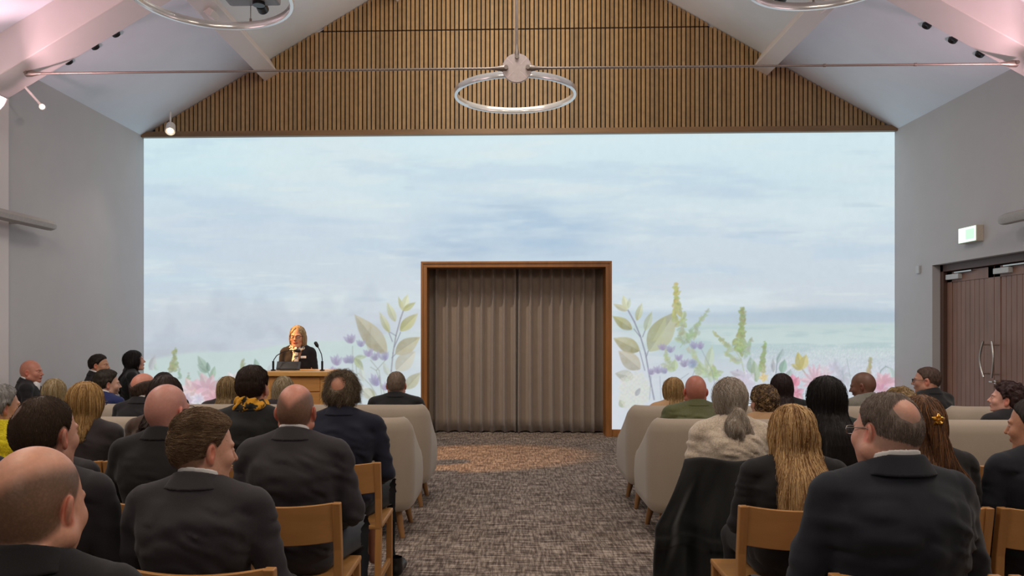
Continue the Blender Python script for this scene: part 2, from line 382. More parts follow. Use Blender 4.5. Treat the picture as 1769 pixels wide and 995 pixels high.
def stroke(pts, wd, col, a=.8):
    for (xa, ya), (xb, yb) in zip(pts[:-1], pts[1:]):
        L = max(math.hypot(xb-xa, yb-ya), .1); sl = sub(min(xa, xb)-4, min(ya, yb)-4, max(xa, xb)+4, max(ya, yb)+4)
        X = gx[sl]-xa; Y = gy[sl]-ya; t = np.clip((X*(xb-xa)+Y*(yb-ya))/L/L, 0, 1)
        d = np.hypot(X-t*(xb-xa), Y-t*(yb-ya)); paint(sl, sst(.6, -.6, d-wd)*a, col)
def spike(x0, y0, x1, y1, wd, col, col2, n_, a=.6, r=4, seed=1):
    q = random.Random(seed)
    for i_ in range(n_):
        t = i_/n_; w_ = wd*(1-t*.75)*(.6+.4*math.sin(t*9)); x = x0+(x1-x0)*t+q.uniform(-w_, w_)*1.15; y = y0+(y1-y0)*t+q.uniform(-2, 2)
        an = q.uniform(0, 6.28); l = 1.3*r*(1.3-.6*t)*q.uniform(.7, 1.3); f = q.random()
        c = tuple((col[k_]*(1-t)+col2[k_]*t)*.93+q.uniform(-12, 12)+(14 if k_ == 2 else 0) for k_ in range(3))
        leaf(x-l*math.cos(an), y-l*math.sin(an), x+l*math.cos(an), y+l*math.sin(an), l*.5, c, a, vein=False)
def flower(x, y, r, col, col2, n_=6, a=.7, spread=6.28, ang=0, wd=.34, seed=1):
    q = random.Random(seed)
    for i_ in range(n_):
        an = ang+spread*(i_/n_-.5)+q.uniform(-.1, .1); l = r*q.uniform(.85, 1.15); cc = tuple(v+q.uniform(-10, 10) for v in col)
        leaf(x, y, x+l*math.cos(an), y+l*math.sin(an), l*wd, cc, a, col2, vein=False)
OL = (162, 158, 112); OL2 = (190, 184, 142); TAN = (176, 168, 138); TAN2 = (194, 184, 158); YG = (180, 180, 112); GRN = (134, 162, 142)
VI = (146, 142, 180); VI2 = (172, 168, 200); STM = (134, 138, 158)
# left tall sprig beside the frame
stroke([(677, 690), (676, 640), (679, 610), (684, 580), (692, 550), (697, 536)], 1.2, (150, 150, 160))
stroke([(684, 580), (674, 574)], .8, STM); stroke([(681, 600), (692, 574)], .8, STM); stroke([(678, 590), (672, 575)], .8, STM); stroke([(677, 618), (684, 611)], .8, STM)
leaf(668, 612, 612, 543, 17, TAN, .85, (188, 182, 152)); leaf(640, 610, 640, 560, 8, TAN, .3)
leaf(673, 575, 655, 538, 6, YG, .75, (206, 208, 170)); leaf(683, 556, 668, 521, 6.5, YG, .6, (212, 214, 170))
leaf(696, 537, 688, 512, 3.5, YG, .6); leaf(696, 537, 704, 508, 7, (216, 216, 160), .6); leaf(696, 537, 718, 522, 5, YG, .75)
leaf(691, 572, 722, 541, 9.5, YG, .8, (198, 194, 140)); leaf(683, 611, 726, 582, 13, TAN, .85, OL2); leaf(684, 640, 718, 606, 14, TAN2, .7, (206, 200, 178)); leaf(700, 672, 727, 643, 10, OL, .65, OL2)
leaf(628, 672, 650, 690, 9, OL, .6, YG)
for (x, y, r, s_) in ((608, 586, 12, 1), (624, 594, 9, 2), (637, 610, 11, 3), (650, 616, 11, 4), (666, 615, 13, 5), (583, 624, 13, 6), (599, 622, 10, 7), (609, 621, 11, 8), (652, 658, 15, 9), (575, 640, 8, 10), (668, 668, 10, 12)):
    flower(x, y+r*.6, r*1.5, VI if s_ % 3 else (156, 146, 186), VI2, 4, .7, 1.5, -1.6+.12*(s_ % 4-1.5), .20, s_)
for p in ([(609, 598), (609, 640), (622, 690)], [(615, 632), (618, 660), (640, 690)], [(640, 622), (655, 640), (660, 690)], [(666, 622), (650, 640), (640, 634)], [(650, 640), (668, 690)], [(585, 640), (600, 690)], [(600, 655), (620, 645), (640, 665), (655, 690)]): stroke(p, .7, (150, 156, 140), .6)
leaf(612, 618, 628, 640, 6, (166, 178, 130), .75); leaf(612, 618, 634, 616, 4, (170, 184, 140), .6); leaf(672, 650, 662, 625, 5, (190, 196, 176), .6); leaf(628, 660, 622, 630, 6, (200, 206, 190), .5); leaf(645, 690, 610, 660, 9, (206, 210, 200), .6); leaf(690, 690, 680, 650, 7, (192, 198, 186), .5)
# left meadow plants
leaf(262, 640, 266, 615, 7, (190, 192, 190), .7); leaf(258, 640, 268, 612, 5, (178, 180, 190), .6)
spike(298, 640, 303, 601, 7, (182, 186, 126), (170, 182, 122), 26, .7, 4, 3); spike(309, 655, 310, 637, 3, (160, 186, 150), (160, 186, 150), 9, .6, 3, 4); spike(325, 662, 326, 642, 3, (176, 196, 140), (168, 190, 150), 9, .6, 3, 5)
spike(417, 646, 420, 620, 5, (188, 192, 132), (172, 184, 130), 14, .6, 4, 6); spike(612, 470+220, 616, 676, 3, YG, YG, 5, .5)
stroke([(364, 656), (357, 636)], .8, (130, 160, 146)); leaf(358, 642, 341, 614, 7, GRN, .8, (168, 192, 176)); leaf(359, 644, 340, 629, 6, GRN, .6, (160, 188, 176)); leaf(361, 642, 358, 625, 3.5, (124, 154, 138), .8); leaf(365, 656, 371, 632, 5, (154, 184, 156), .75); leaf(358, 656, 340, 640, 6, (170, 198, 184), .5); leaf(360, 660, 346, 654, 4, (170, 198, 184), .5); leaf(272, 640, 266, 628, 4, (178, 204, 190), .6); leaf(446, 640, 440, 619, 5, (136, 168, 148), .7); leaf(466, 645, 468, 628, 5, (190, 200, 206), .5)
for (x, y, r, c1, c2, s_) in ((333, 676, 26, (222, 190, 196), (228, 200, 206), 1), (360, 672, 30, (216, 166, 180), (224, 180, 192), 2), (372, 690, 24, (218, 158, 174), (226, 186, 196), 3), (322, 692, 18, (196, 176, 200), (220, 204, 216), 4), (342, 690, 15, (204, 198, 220), (232, 226, 232), 5), (440, 690, 26, (216, 184, 204), (226, 200, 214), 6), (462, 672, 22, (214, 180, 206), (226, 204, 220), 7), (404, 660, 18, (222, 204, 212), (230, 216, 220), 8), (480, 690, 20, (224, 178, 186), (228, 196, 200), 9), (552, 690, 22, (214, 200, 214), (226, 214, 224), 10)):
    flower(x, y, r, c1, c2, 8, .75, 6.28, .3, .27, s_)
# right of the frame: mirrored sprig
stroke([(1130, 690), (1122, 650), (1115, 610), (1106, 580), (1096, 556), (1085, 536)], 1.2, STM)
stroke([(1106, 582), (1095, 568)], .8, STM); stroke([(1110, 582), (1118, 562)], .8, STM); stroke([(1116, 618), (1120, 606)], .8, STM); stroke([(1114, 640), (1105, 606)], .8, STM)
leaf(1121, 607, 1168, 538, 21, (178, 182, 140), .85, (180, 180, 150)); leaf(1126, 590, 1150, 545, 12, (184, 190, 140), .5)
leaf(1084, 537, 1059, 525, 5, OL2, .75); leaf(1084, 535, 1076, 510, 6, (218, 218, 166), .7); leaf(1085, 533, 1088, 514, 3.5, (192, 200, 168), .7); leaf(1100, 554, 1109, 522, 6, YG, .65, (208, 214, 180)); leaf(1114, 571, 1126, 538, 6.5, (180, 190, 150), .7)
leaf(1092, 569, 1058, 546, 9, OL, .85, YG); leaf(1105, 606, 1059, 584, 13, OL, .85, OL2); leaf(1106, 638, 1068, 606, 14, TAN, .75, TAN2); leaf(1095, 652, 1062, 645, 10, (176, 178, 158), .75); leaf(1078, 704, 1070, 690, 6, (180, 190, 150), .7)
for i_ in range(70):
    a_ = i_*2.4; q_ = (i_/70)**.5; flower(1096+26*q_*math.cos(a_), 676+34*q_*math.sin(a_), 6, (206, 212, 198), (226, 228, 216), 4, .45, seed=i_, wd=.45)
leaf(1098, 684, 1106, 670, 4, (150, 152, 166), .7)
spike(1173, 560, 1167, 490, 10, (190, 196, 120), (204, 200, 110), 46, .72, 5, 11); spike(1180, 590, 1176, 555, 8, (176, 198, 140), (186, 200, 150), 20, .5, 5, 12)
spike(1190, 585, 1224, 535, 6, (176, 200, 140), (184, 202, 150), 30, .6, 4, 13); stroke([(1175, 600), (1200, 565), (1222, 538)], .7, (160, 186, 140), .6); spike(1195, 580, 1205, 575, 10, (176, 200, 140), (184, 202, 150), 12, .5, 4, 14)
spike(1276, 610, 1284, 530, 10, (178, 196, 120), (168, 182, 110), 60, .75, 5, 15); stroke([(1290, 660), (1280, 620), (1270, 605), (1235, 575)], .8, (176, 192, 140), .7); spike(1265, 605, 1230, 572, 4, (190, 206, 150), (186, 198, 130), 22, .7, 3.5, 16); spike(1276, 625, 1250, 608, 5, (190, 206, 150), (190, 206, 140), 14, .6, 4, 17); spike(1290, 615, 1298, 584, 5, (178, 200, 160), (170, 196, 150), 18, .6, 4, 18)
spike(1316, 640, 1322, 590, 5, (178, 196, 116), (162, 192, 116), 28, .75, 4, 19); spike(1220, 650, 1190, 600, 14, (184, 204, 140), (200, 210, 160), 34, .5, 5, 20); spike(1240, 650, 1225, 630, 12, (180, 204, 130), (190, 210, 150), 20, .6, 5, 21); spike(1155, 640, 1150, 600, 7, (190, 204, 140), (190, 204, 150), 22, .6, 4, 22)
leaf(1222, 640, 1230, 596, 8, (190, 206, 170), .65); leaf(1165, 640, 1166, 620, 6, (180, 200, 140), .7); leaf(1218, 640, 1206, 625, 5, (176, 196, 150), .6)
for (x, y, r, s_) in ((1146, 600, 9, 1), (1158, 604, 9, 2), (1172, 618, 9, 3), (1184, 628, 10, 4), (1196, 628, 11, 5), (1137, 640, 10, 6), (1125, 642, 10, 7), (1150, 640, 9, 8), (1200, 597, 10, 9), (1210, 598, 9, 10)):
    flower(x, y+r*.6, r*1.5, VI, VI2, 4, .7, 1.5, -1.5+.15*(s_ % 4-1.5), .20, s_)
leaf(1272, 640, 1276, 640, 2, VI); flower(1197, 628, 10, (138, 156, 192), (180, 194, 214), 8, .7, wd=.5)
for p in ([(1125, 650), (1122, 690)], [(1140, 650), (1142, 690)], [(1200, 640), (1180, 690)], [(1160, 690), (1168, 660), (1190, 645)], [(1210, 600), (1230, 640), (1240, 690)], [(1290, 640), (1300, 690)]): stroke(p, .7, (140, 150, 170), .5)
leaf(1299, 645, 1296, 616, 8, (156, 184, 164), .75); leaf(1307, 660, 1302, 622, 8, (164, 186, 150), .75); leaf(1288, 650, 1260, 642, 7, (186, 174, 190), .6)
flower(1285, 665, 26, (206, 200, 222), (218, 212, 230), 8, .6, wd=.4, seed=3)
leaf(1336, 644, 1335, 618, 3.5, (164, 168, 172), .7); stroke([(1340, 650), (1343, 620), (1352, 604)], 1, (138, 150, 166), .7); leaf(1342, 628, 1351, 604, 4, (156, 180, 176), .7); leaf(1350, 645, 1356, 620, 7, (142, 180, 160), .8); leaf(1361, 655, 1366, 638, 6, (152, 176, 164), .6); leaf(1351, 616, 1353, 602, 3, (170, 190, 190), .6)
# yellow bud, pink and red flowers
leaf(1386, 638, 1366, 629, 5, (196, 184, 110), .85); leaf(1384, 638, 1378, 608, 8, (200, 186, 96), .85); leaf(1385, 638, 1393, 612, 8, (206, 192, 116), .8); stroke([(1386, 638), (1395, 650)], .8, (170, 160, 120))
flower(1320, 652, 9, (222, 200, 120), (230, 210, 150), 5, .8)
flower(1372, 668, 22, (220, 120, 150), (226, 150, 174), 5, .85, 2.4, -1.9, .34, 3); flower(1376, 680, 16, (214, 130, 156), (228, 170, 190), 5, .8)
flower(1412, 660, 32, (218, 170, 190), (224, 180, 196), 9, .75, 3.6, -1.57, .13, 4); flower(1440, 680, 24, (216, 160, 182), (226, 190, 204), 7, .7)
flower(1455, 650, 22, (180, 188, 204), (204, 208, 222), 6, .55, seed=6); leaf(1455, 645, 1441, 618, 5, (176, 186, 200), .6); leaf(1452, 640, 1440, 624, 8, (186, 196, 210), .5); flower(1440, 636, 16, (190, 190, 214), (210, 210, 226), 6, .4)
for p in ([(1455, 640), (1460, 670), (1458, 690)], [(1463, 620), (1470, 660)]): stroke(p, .9, (160, 180, 186), .6)
spike(1501, 642, 1504, 617, 3, (196, 186, 130), (186, 180, 120), 14, .7, 3.5, 24)
stroke([(1519, 650), (1522, 640), (1530, 633), (1538, 636)], 1.1, (150, 172, 170), .8); leaf(1537, 634, 1545, 660, 6, (184, 206, 200), .8)
flower(1528, 664, 24, (218, 164, 180), (226, 178, 192), 8, .75, 3.9, -1.57, .28, 7); flower(1524, 674, 18, (210, 140, 168), (220, 170, 190), 6, .5)
flower(1425, 640, 12, (216, 204, 214), (226, 214, 224), 6, .5)
LUM = IMG.mean(-1, keepdims=True); IMG = LUM+(IMG-LUM)*(1-.20*sst(470, 560, gy))[..., None]
IMG = IMG*(1+.02*(tex[..., None]-.5))
IMG = np.clip(IMG, 0, 255)/255
IMGL = np.where(IMG <= .04045, IMG/12.92, ((IMG+.055)/1.055)**2.4)
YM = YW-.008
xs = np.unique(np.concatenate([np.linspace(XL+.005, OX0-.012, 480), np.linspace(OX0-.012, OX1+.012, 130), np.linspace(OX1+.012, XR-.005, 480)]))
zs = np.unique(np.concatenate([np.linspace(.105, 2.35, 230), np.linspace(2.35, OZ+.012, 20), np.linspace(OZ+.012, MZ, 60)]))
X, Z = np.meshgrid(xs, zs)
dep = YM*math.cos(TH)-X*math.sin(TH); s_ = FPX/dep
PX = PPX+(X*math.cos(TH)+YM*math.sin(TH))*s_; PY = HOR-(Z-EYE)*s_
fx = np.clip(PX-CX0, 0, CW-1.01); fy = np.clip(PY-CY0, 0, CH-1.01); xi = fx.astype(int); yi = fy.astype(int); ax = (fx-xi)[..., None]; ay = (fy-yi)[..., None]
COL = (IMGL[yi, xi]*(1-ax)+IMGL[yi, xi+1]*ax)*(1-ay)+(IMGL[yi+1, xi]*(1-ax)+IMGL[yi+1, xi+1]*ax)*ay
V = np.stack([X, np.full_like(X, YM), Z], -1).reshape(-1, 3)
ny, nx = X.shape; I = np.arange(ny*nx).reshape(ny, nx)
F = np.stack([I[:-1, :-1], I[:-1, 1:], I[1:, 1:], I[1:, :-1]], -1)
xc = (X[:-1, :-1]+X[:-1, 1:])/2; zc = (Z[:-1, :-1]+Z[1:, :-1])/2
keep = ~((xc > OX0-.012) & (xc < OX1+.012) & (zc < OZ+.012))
mural = obj('projected_mural', V, F[keep], colattr('projected_picture', .9, emit=.94), cols=COL.reshape(-1, 3))  # the sheet glows in place of light from the projectors
tag(mural, 'projected misty watercolour meadow and wildflower picture covering the end wall around the curtain', 'mural')
# ------------------------------------------------------------------ curtains
CUR = fabric('taupe_curtain', (150, 134, 120), 300, .12, .85, .15, .3)
def curtain(x0, x1, label, seed, name='curtain'):
    q = random.Random(seed); nf = 8.5; N = 260; yc = YW+.40; zs_ = np.linspace(.015, OZ+.1, 14)
    u = np.linspace(0, 1, N); vs = []
    for j, z in enumerate(zs_):
        tz = z/OZ; ph = u*nf*2*np.pi+.5*np.sin(u*5+seed)+ (1-tz)*.25*np.sin(u*9+seed*2)
        s = np.sin(ph); y = yc+.045-.125*(.5+.5*s)**2.4 - .008*np.sin(ph*2+.6)*(1.2-tz)
        x = x0+(x1-x0)*u+.012*np.cos(ph)+.006*(1-tz)*np.sin(u*23+seed)
        zz = np.full(N, z)+(.008*np.sin(u*40+seed) if j == 0 else 0)
        vs.append(np.stack([x, y, zz], -1))
    V = np.concatenate(vs); I = np.arange(14*N).reshape(14, N)
    F = np.stack([I[:-1, :-1], I[:-1, 1:], I[1:, 1:], I[1:, :-1]], -1).reshape(-1, 4)
    o = obj(name, V, F, CUR, smooth=True); s = o.modifiers.new('s', 'SOLIDIFY'); s.thickness = .004
    return tag(o, label, 'curtain')
xm = place(893, YW+.4)
curtain(OX0-.02, xm+.01, 'left half of the long taupe pleated curtain in the oak framed opening', 1)
curtain(xm-.01, OX1+.02, 'right half of the long taupe pleated curtain in the oak framed opening', 4)
# ------------------------------------------------------------------ double door in the right wall
DW = wood('dark_timber', (138, 102, 86), (8, 3, .5), .45, .18); DWF = plain('door_frame_paint', (86, 62, 54), .5)
CHR = plain('brushed_steel', (190, 188, 182), .3, 1.0, .04); GREYM = plain('silver_plastic', (188, 190, 190), .4)
mb = MB(); xd = XR+.12
mb.box((xd-.02, DY1-.07, 0), (xd+.12, DY1, DZ)); mb.box((xd-.02, DY0, 0), (xd+.12, DY0+.07, DZ)); mb.box((xd-.02, DY0, DZ-.09), (xd+.12, DY1, DZ))
struct(mb.build('trim_12', DWF, bev=.004), 'dark timber door frame')
struct(MB().box((xd+.13, DY0, 0), (xd+.25, DY1, DZ)).build('wall_lobby', plain('lobby_dark', (30, 24, 22), .9)))
YMID = (DY0+DY1)/2
def door(n, y0, y1, hs, lab):
    mb = MB(); xa, xb = xd+.03, xd+.075
    mb.box((xb-.012, y0, .01), (xb, y1, DZ-.1))                    # back sheet
    st = .11
    for a, b_ in ((y0, y0+st), (y1-st, y1)): mb.box((xa, a, .01), (xb, b_, DZ-.1), bev=.002)
    mb.box((xa, y0, DZ-.1-.13), (xb, y1, DZ-.1), bev=.002); mb.box((xa, y0, .01), (xb, y1, .2), bev=.002)
    nb = 8; wd = (y1-y0-2*st)/nb
    for i_ in range(nb): mb.box((xa+.008, y0+st+i_*wd+.003, .2), (xb, y0+st+(i_+1)*wd-.003, DZ-.23), bev=.003)
    d = mb.build('door_%d' % n, DW); struct(d, lab)
    yh = y0+.075 if hs < 0 else y1-.075
    hx = xa-.075; pts = []
    for i_ in range(13):
        t = i_/12; pts.append((hx-.012*math.sin(math.pi*t), yh+hs*-.05*math.sin(math.pi*t), .98+.42*t))
    h = MB().tube(pts, .011, 10); h.cyl((xa, yh+hs*-.012, 1.02), (hx, yh+hs*-.012, 1.02), .008, 8); h.cyl((xa, yh+hs*-.012, 1.36), (hx, yh+hs*-.012, 1.36), .008, 8)
    h.build('door_handle', CHR, d, smooth=True)
    # overhead closer
    yc0 = y1-.34 if hs < 0 else y0+.06
    yc0 = y1-.34
    c = MB().box((xa-.055, yc0, DZ-.20), (xa, yc0+.28, DZ-.135), bev=.006).build('door_closer', GREYM, d)
    MB().box((xa-.04, yc0-.25, DZ-.125), (xa-.02, yc0+.12, DZ-.108), bev=.003).build('closer_arm', CHR, c)
    return d
door(1, YMID+.004, DY1-.075, -1, 'dark boarded door leaf nearer the picture wall')
d2 = door(2, DY0+.075, YMID-.004, 1, 'dark boarded door leaf nearer the camera')
lk = MB().cyl((xd+.03, YMID-.06, .93), (xd-.0, YMID-.06, .93), .022, 16); lk.cyl((xd, YMID-.06, .93), (xd-.03, YMID-.06, .93), .009, 8); lk.box((xd-.04, YMID-.075, .924), (xd-.028, YMID-.01, .938), bev=.003)
lk.build('lock_turn', CHR, d2, smooth=True)
# ------------------------------------------------------------------ sign, switch, wall heaters
yE0, yE1 = 9.27, 9.63
t = thing('exit_sign', 'glowing pale green box sign on the wall above the dark double doors', 'sign', (XR, (yE0+yE1)/2, 2.57))
MB().box((-.085, -.18, 0), (0, .18, .19), bev=.008).build('housing', plain('sign_housing', (186, 176, 160), .5), t)
sf = MB().box((-.093, -.172, .008), (-.086, .172, .182), bev=.003).build('lit_panel', emis('sign_white', (214, 246, 226), 1.15), t)
MB().box((-.0945, -.15, .035), (-.0932, .02, .155)).build('green_field', emis('sign_green', (176, 232, 188), 1.1), sf)
yb = 10.70; t = tag(MB().box((XR-.03, yb-.04, 2.30), (XR, yb+.04, 2.40), bev=.006).build('wall_sensor', GREYM), 'small white box sensor on the right wall left of the doors', 'sensor')
HG = plain('heater_grey', (160, 152, 146), .45)
def heater(x, sx, y0, y1, lab):
    t = thing('wall_heater', lab, 'heater', (x, (y0+y1)/2, 2.70), 0, 'long grey heaters high on the side walls')
    L = (y1-y0)/2; pr = [(-.07, 0), (-.06, .05), (-.02, .07), (.04, .06), (.07, .02), (.06, -.03), (0, -.05), (-.05, -.04)]
    mb = MB(); rings = [(-L, .55), (-L+.05, .9), (-L+.12, 1), (L-.12, 1), (L-.05, .9), (L, .55)]; vs = []; fs = []
    for y, s in rings: vs += [(sx*.22+a*s*1.0, y, b_*s) for a, b_ in pr]
    n_ = len(pr)
    for i_ in range(len(rings)-1):
        for k_ in range(n_): fs.append((i_*n_+k_, i_*n_+(k_+1) % n_, (i_+1)*n_+(k_+1) % n_, (i_+1)*n_+k_))
    fs.append(tuple(range(n_))); fs.append(tuple((len(rings)-1)*n_+k_ for k_ in range(n_)))
    mb.add(vs, fs); mb.build('casing', HG, t, smooth=True)
    for y in (-L*.5, L*.5): MB().box((min(0, sx*.2), y-.02, -.02), (max(0, sx*.2), y+.02, .02)).build('bracket', HG, t)
heater(XL, 1, 6.9, 8.72, 'long grey heater on a bracket high on the left wall')
heater(XR, -1, 6.9, 8.6, 'long grey heater on a bracket high on the right wall')
# ------------------------------------------------------------------ tie rod with hub, rings, spots, projectors
ST = plain('tie_rod_steel', (150, 138, 130), .4, .7, .04)
TYc = (TY0+TY1)/2
def rodpt(px, py, Y): X = place(px, Y); return Vector((X, Y, zat(py, X, Y)))
hub = rodpt(893, 118, TYc); la = rodpt(45, 127, TYc); ra = rodpt(1757, 110, TYc)
t = thing('tie_rod', 'thin steel roof tie rod with a round central hub plate spanning the room', 'tie rod', hub)
R_ = Matrix.Rotation(math.radians(90), 4, 'X')
MB().lathe([(.02, -.012), (.145, -.012), (.15, -.006), (.15, .006), (.145, .012), (.02, .012)], 40, R_).build('hub_plate', plain('pale_steel', (200, 184, 180), .4, .6), t, smooth=True)
pl = [c for c in t.children][0]
for a in (45, 135, 225, 315):
    mb = MB()
    v = Vector((math.cos(math.radians(a)), 0, math.sin(math.radians(a)))); q = v.cross(Vector((0, 1, 0)))*.002
    mb.add([v*.05+q+Vector((0, -.014, 0)), v*.148+q+Vector((0, -.014, 0)), v*.148-q+Vector((0, -.014, 0)), v*.05-q+Vector((0, -.014, 0))], [(0, 1, 2, 3)])
    mb.build('engraved_line', plain('hub_lines', (226, 206, 200), .4), pl)
MB().lathe([(.0, -.016), (.035, -.016), (.035, -.012), (0, -.012)], 20, R_).build('hub_cap', plain('hub_cap', (150, 130, 126), .4, .6), pl)
for e, nm in ((la-hub, 0), (ra-hub, 1)):
    d = e.normalized(); mb = MB().tube([d*.24, e-d*.12], .0115, 10)
    for tt in ((.42, .62, .8) if nm else ()): mb.tube([e*tt-d*.012, e*tt+d*.012], .016, 10)
    mb.build('rod', ST, t, smooth=True)
    f = MB().tube([d*.105, d*.15, d*.2, d*.26, d*.30], [.034, .034, .022, .014, .014], 10).build('fork_end', ST, t, smooth=True)
    MB().tube([d*.11+Vector((0, -.045, 0)), d*.11+Vector((0, .02, 0))], .022, 14).build('pin', ST, f, smooth=True)
    f = MB().tube([e-d*.16, e-d*.12, e-d*.06, e], [.013, .02, .034, .034], 10).build('fork_end', ST, t, smooth=True)
    MB().tube([e-d*.02+Vector((0, -.05, 0)), e-d*.02+Vector((0, .05, 0))], .018, 12).build('pin', ST, f, smooth=True)
up = Vector((0, 0, 1)); top = ceil_z(hub.x)-TD-hub.z
MB().tube([up*.22, up*(top-.02)], .0115, 10).build('hanger_rod', ST, t, smooth=True)
MB().tube([up*.10, up*.14, up*.2, up*.24], [.026, .026, .016, .012], 10).tube([up*.11+Vector((0, -.035, 0)), up*.11+Vector((0, .02, 0))], .02, 14).build('fork_end', ST, t, smooth=True)
m, nt, b = nmat('clear_ring'); b.inputs['Base Color'].default_value = (.88, .87, .85, 1); b.inputs['Roughness'].default_value = .18; b.inputs['Metallic'].default_value = .55
b.inputs['Coat Weight'].default_value = .5; RINGM = m
def ring(cx, cy, z, label, wires):
    t = thing('ring_pendant', label, 'ceiling light', (cx, cy, z), 0, 'large ring lights hung below the roof')
    R, h, w_ = .68, .034, .019; n_ = 96; vs = []; fs = []
    pr = [(R-w_, -h+.006), (R-w_+.005, -h), (R+w_-.005, -h), (R+w_, -h+.006), (R+w_, h-.006), (R+w_-.005, h), (R-w_+.005, h), (R-w_, h-.006)]
    for k_ in range(n_):
        a = 2*math.pi*k_/n_; vs += [(r*math.cos(a), r*math.sin(a), zz) for r, zz in pr]
    for k_ in range(n_):
        for j in range(8): fs.append((k_*8+j, k_*8+(j+1) % 8, ((k_+1) % n_)*8+(j+1) % 8, ((k_+1) % n_)*8+j))
    MB().add(vs, fs).build('ring', RINGM, t, smooth=True)
    for a, tgt in wires:
        p = Vector((R*math.cos(a), R*math.sin(a), h)); MB().tube([p, Vector(tgt)-Vector((cx, cy, z))], .004, 6).build('suspension_wire', ST, t)
        MB().tube([p+Vector((0, 0, -.01)), p+Vector((0, 0, .03))], .012, 8).build('wire_clamp', ST, t)
RY = 8.95; rx = place(890, RY); ring(rx, RY, 4.235, 'whole ring pendant at the middle of the roof, below the hub plate', [(math.pi/2, (rx, RY+.68, ceil_z(rx)-.02)), (math.pi*1.5, (rx, RY-.68, ceil_z(rx)-.02))])
cl = Vector((-2.60, 6.75, 4.45)); cr = Vector((2.73, 6.75, 4.56))
for c_, lb in ((cl, 'ring pendant cut off by the top edge on the left, circling the left projector'), (cr, 'ring pendant cut off by the top edge on the right, circling the right projector')):
    ring(c_.x, c_.y, c_.z, lb, [(a, (c_.x+.68*math.cos(a), c_.y+.68*math.sin(a), ceil_z(c_.x+.68*math.cos(a)))) for a in (math.radians(80), math.radians(200), math.radians(320))])
PB = plain('projector_grey', (128, 124, 126), .45); BLK = plain('black_plastic', (22, 22, 24), .35)
for xx, zb, yy, lab, sx in ((-2.44, 4.64, 7.55-.3, 'grey ceiling projector with black lens seen through the left ring', 1), (2.62, 4.66, 7.55-.3, 'grey ceiling projector seen through the right ring', -1)):
    t = thing('projector', lab, 'projector', (xx, yy, zb), 0, 'ceiling projectors behind the rings')
    MB().box((-.25, -.2, 0), (.25, .2, .16), bev=.03).build('body', PB, t)
    MB().cyl((.05*sx, .19, .02), (.05*sx, .27, .0), .055, 20).lathe([(.0, 0), (.058, 0), (.058, .03), (0, .03)], 20, Matrix.Translation((.06*sx, .1, -.03))).build('lens', BLK, t, smooth=True)
    MB().tube([(0, 0, .16), (0, 0, ceil_z(xx)-zb)], .025, 12).build('mount_pole', PB, t, smooth=True)
    MB().box((-.06, -.06, ceil_z(xx)-zb-.05), (.06, .06, ceil_z(xx)-zb+.02)).build('mount_plate', PB, t)
# white box sensors under the lower purlins
for side, px, py, lab in ((-1, 382, 62, 'small white box fitting on the left roof purlin'), (1, 1399, 48, 'small white box fitting on the right roof purlin')):
    Yb = 9.0; Xb = place(px, Yb); M_ = Matrix.Translation((XC+side*3.66+side*-.145, Yb, ceil_z(XC+side*3.66)-.19)) @ Matrix.Rotation(-AL*-side*-1, 4, 'Y')
    t = MB().box((-.06, -.10, -.08), (.06, .10, .0), M_, bev=.008).build('sensor_box', W_BEAM); tag(t, lab, 'sensor')
# black ringed spots in the slope just behind the beam
vn = [(200, 56), (164, 78), (118, 104)]; vr = [(1601, 42), (1646, 67), (1693, 92)]
for lst, sd, nm in ((vn, -1, 'left'), (vr, 1, 'right')):
    for i_, (px, py) in enumerate(lst):
        best = None
        for Y in np.linspace(8.2, 10.5, 231):
            X = place(px, Y); z = zat(py, X, Y); e = abs(z-ceil_z(X))
            if best is None or e < best[0]: best = (e, X, Y)
        X, Y = best[1], best[2]
        M_ = Matrix.Translation((X, Y, ceil_z(X)-.012)) @ Matrix.Rotation(sd*AL, 4, 'Y')
        pos = ('highest', 'middle', 'lowest')[i_]
        o = MB().lathe([(.012, -.004), (.018, .0), (.044, -.02), (.05, .0), (.05, .012), (.012, .012)], 20, M_).build('ceiling_spot', BLK, smooth=True)
        tag(o, '%s of the three small black round fittings on the %s roof slope' % (pos, nm), 'ceiling spot', 'black round fittings on the %s roof slope' % nm)
# visible spotlights
WHT = plain('white_metal', (222, 216, 212), .4)
def spotlight(loc, tgt, lab, r=.06, em=14, ceil=None):
    t = thing('spotlight', lab, 'spotlight', loc); d = (Vector(tgt)-Vector(loc)).normalized(); M_ = d.to_track_quat('Z', 'Y').to_matrix().to_4x4()
    MB().lathe([(r*.3, -.16), (r*.9, -.15), (r, -.02), (r, 0), (r*.9, 0), (r*.85, -.015), (0.001, -.015)], 24, M_).build('housing', WHT, t, smooth=True)
    MB().lathe([(.001, -.012), (r*.6, -.012), (r*.6, -.008), (.001, -.006)], 20, M_).build('lamp_lens', emis('spot_lens', (255, 236, 200), em), t)
    if ceil is not None: MB().tube([-d*.10, Vector(ceil)-Vector(loc)], .014, 8).build('bracket', WHT, t, smooth=True)
spotlight((-5.06, 8.30, 3.95), (-1.0, 0, 2.0), 'small lit spotlight on the left wall just below the tie rod end', .032, 8, (-5.15, 8.15, 4.115))
px_, py_ = 294, 227; Xs = place(px_, 11.0); spotlight((Xs, 11.0, zat(py_, Xs, 11.0)), (-3.5, 7, 0), 'lit white spotlight at the left foot of the slatted gable', .07, 8, (Xs-.05, 11.12, ceil_z(Xs-.05)-.005))
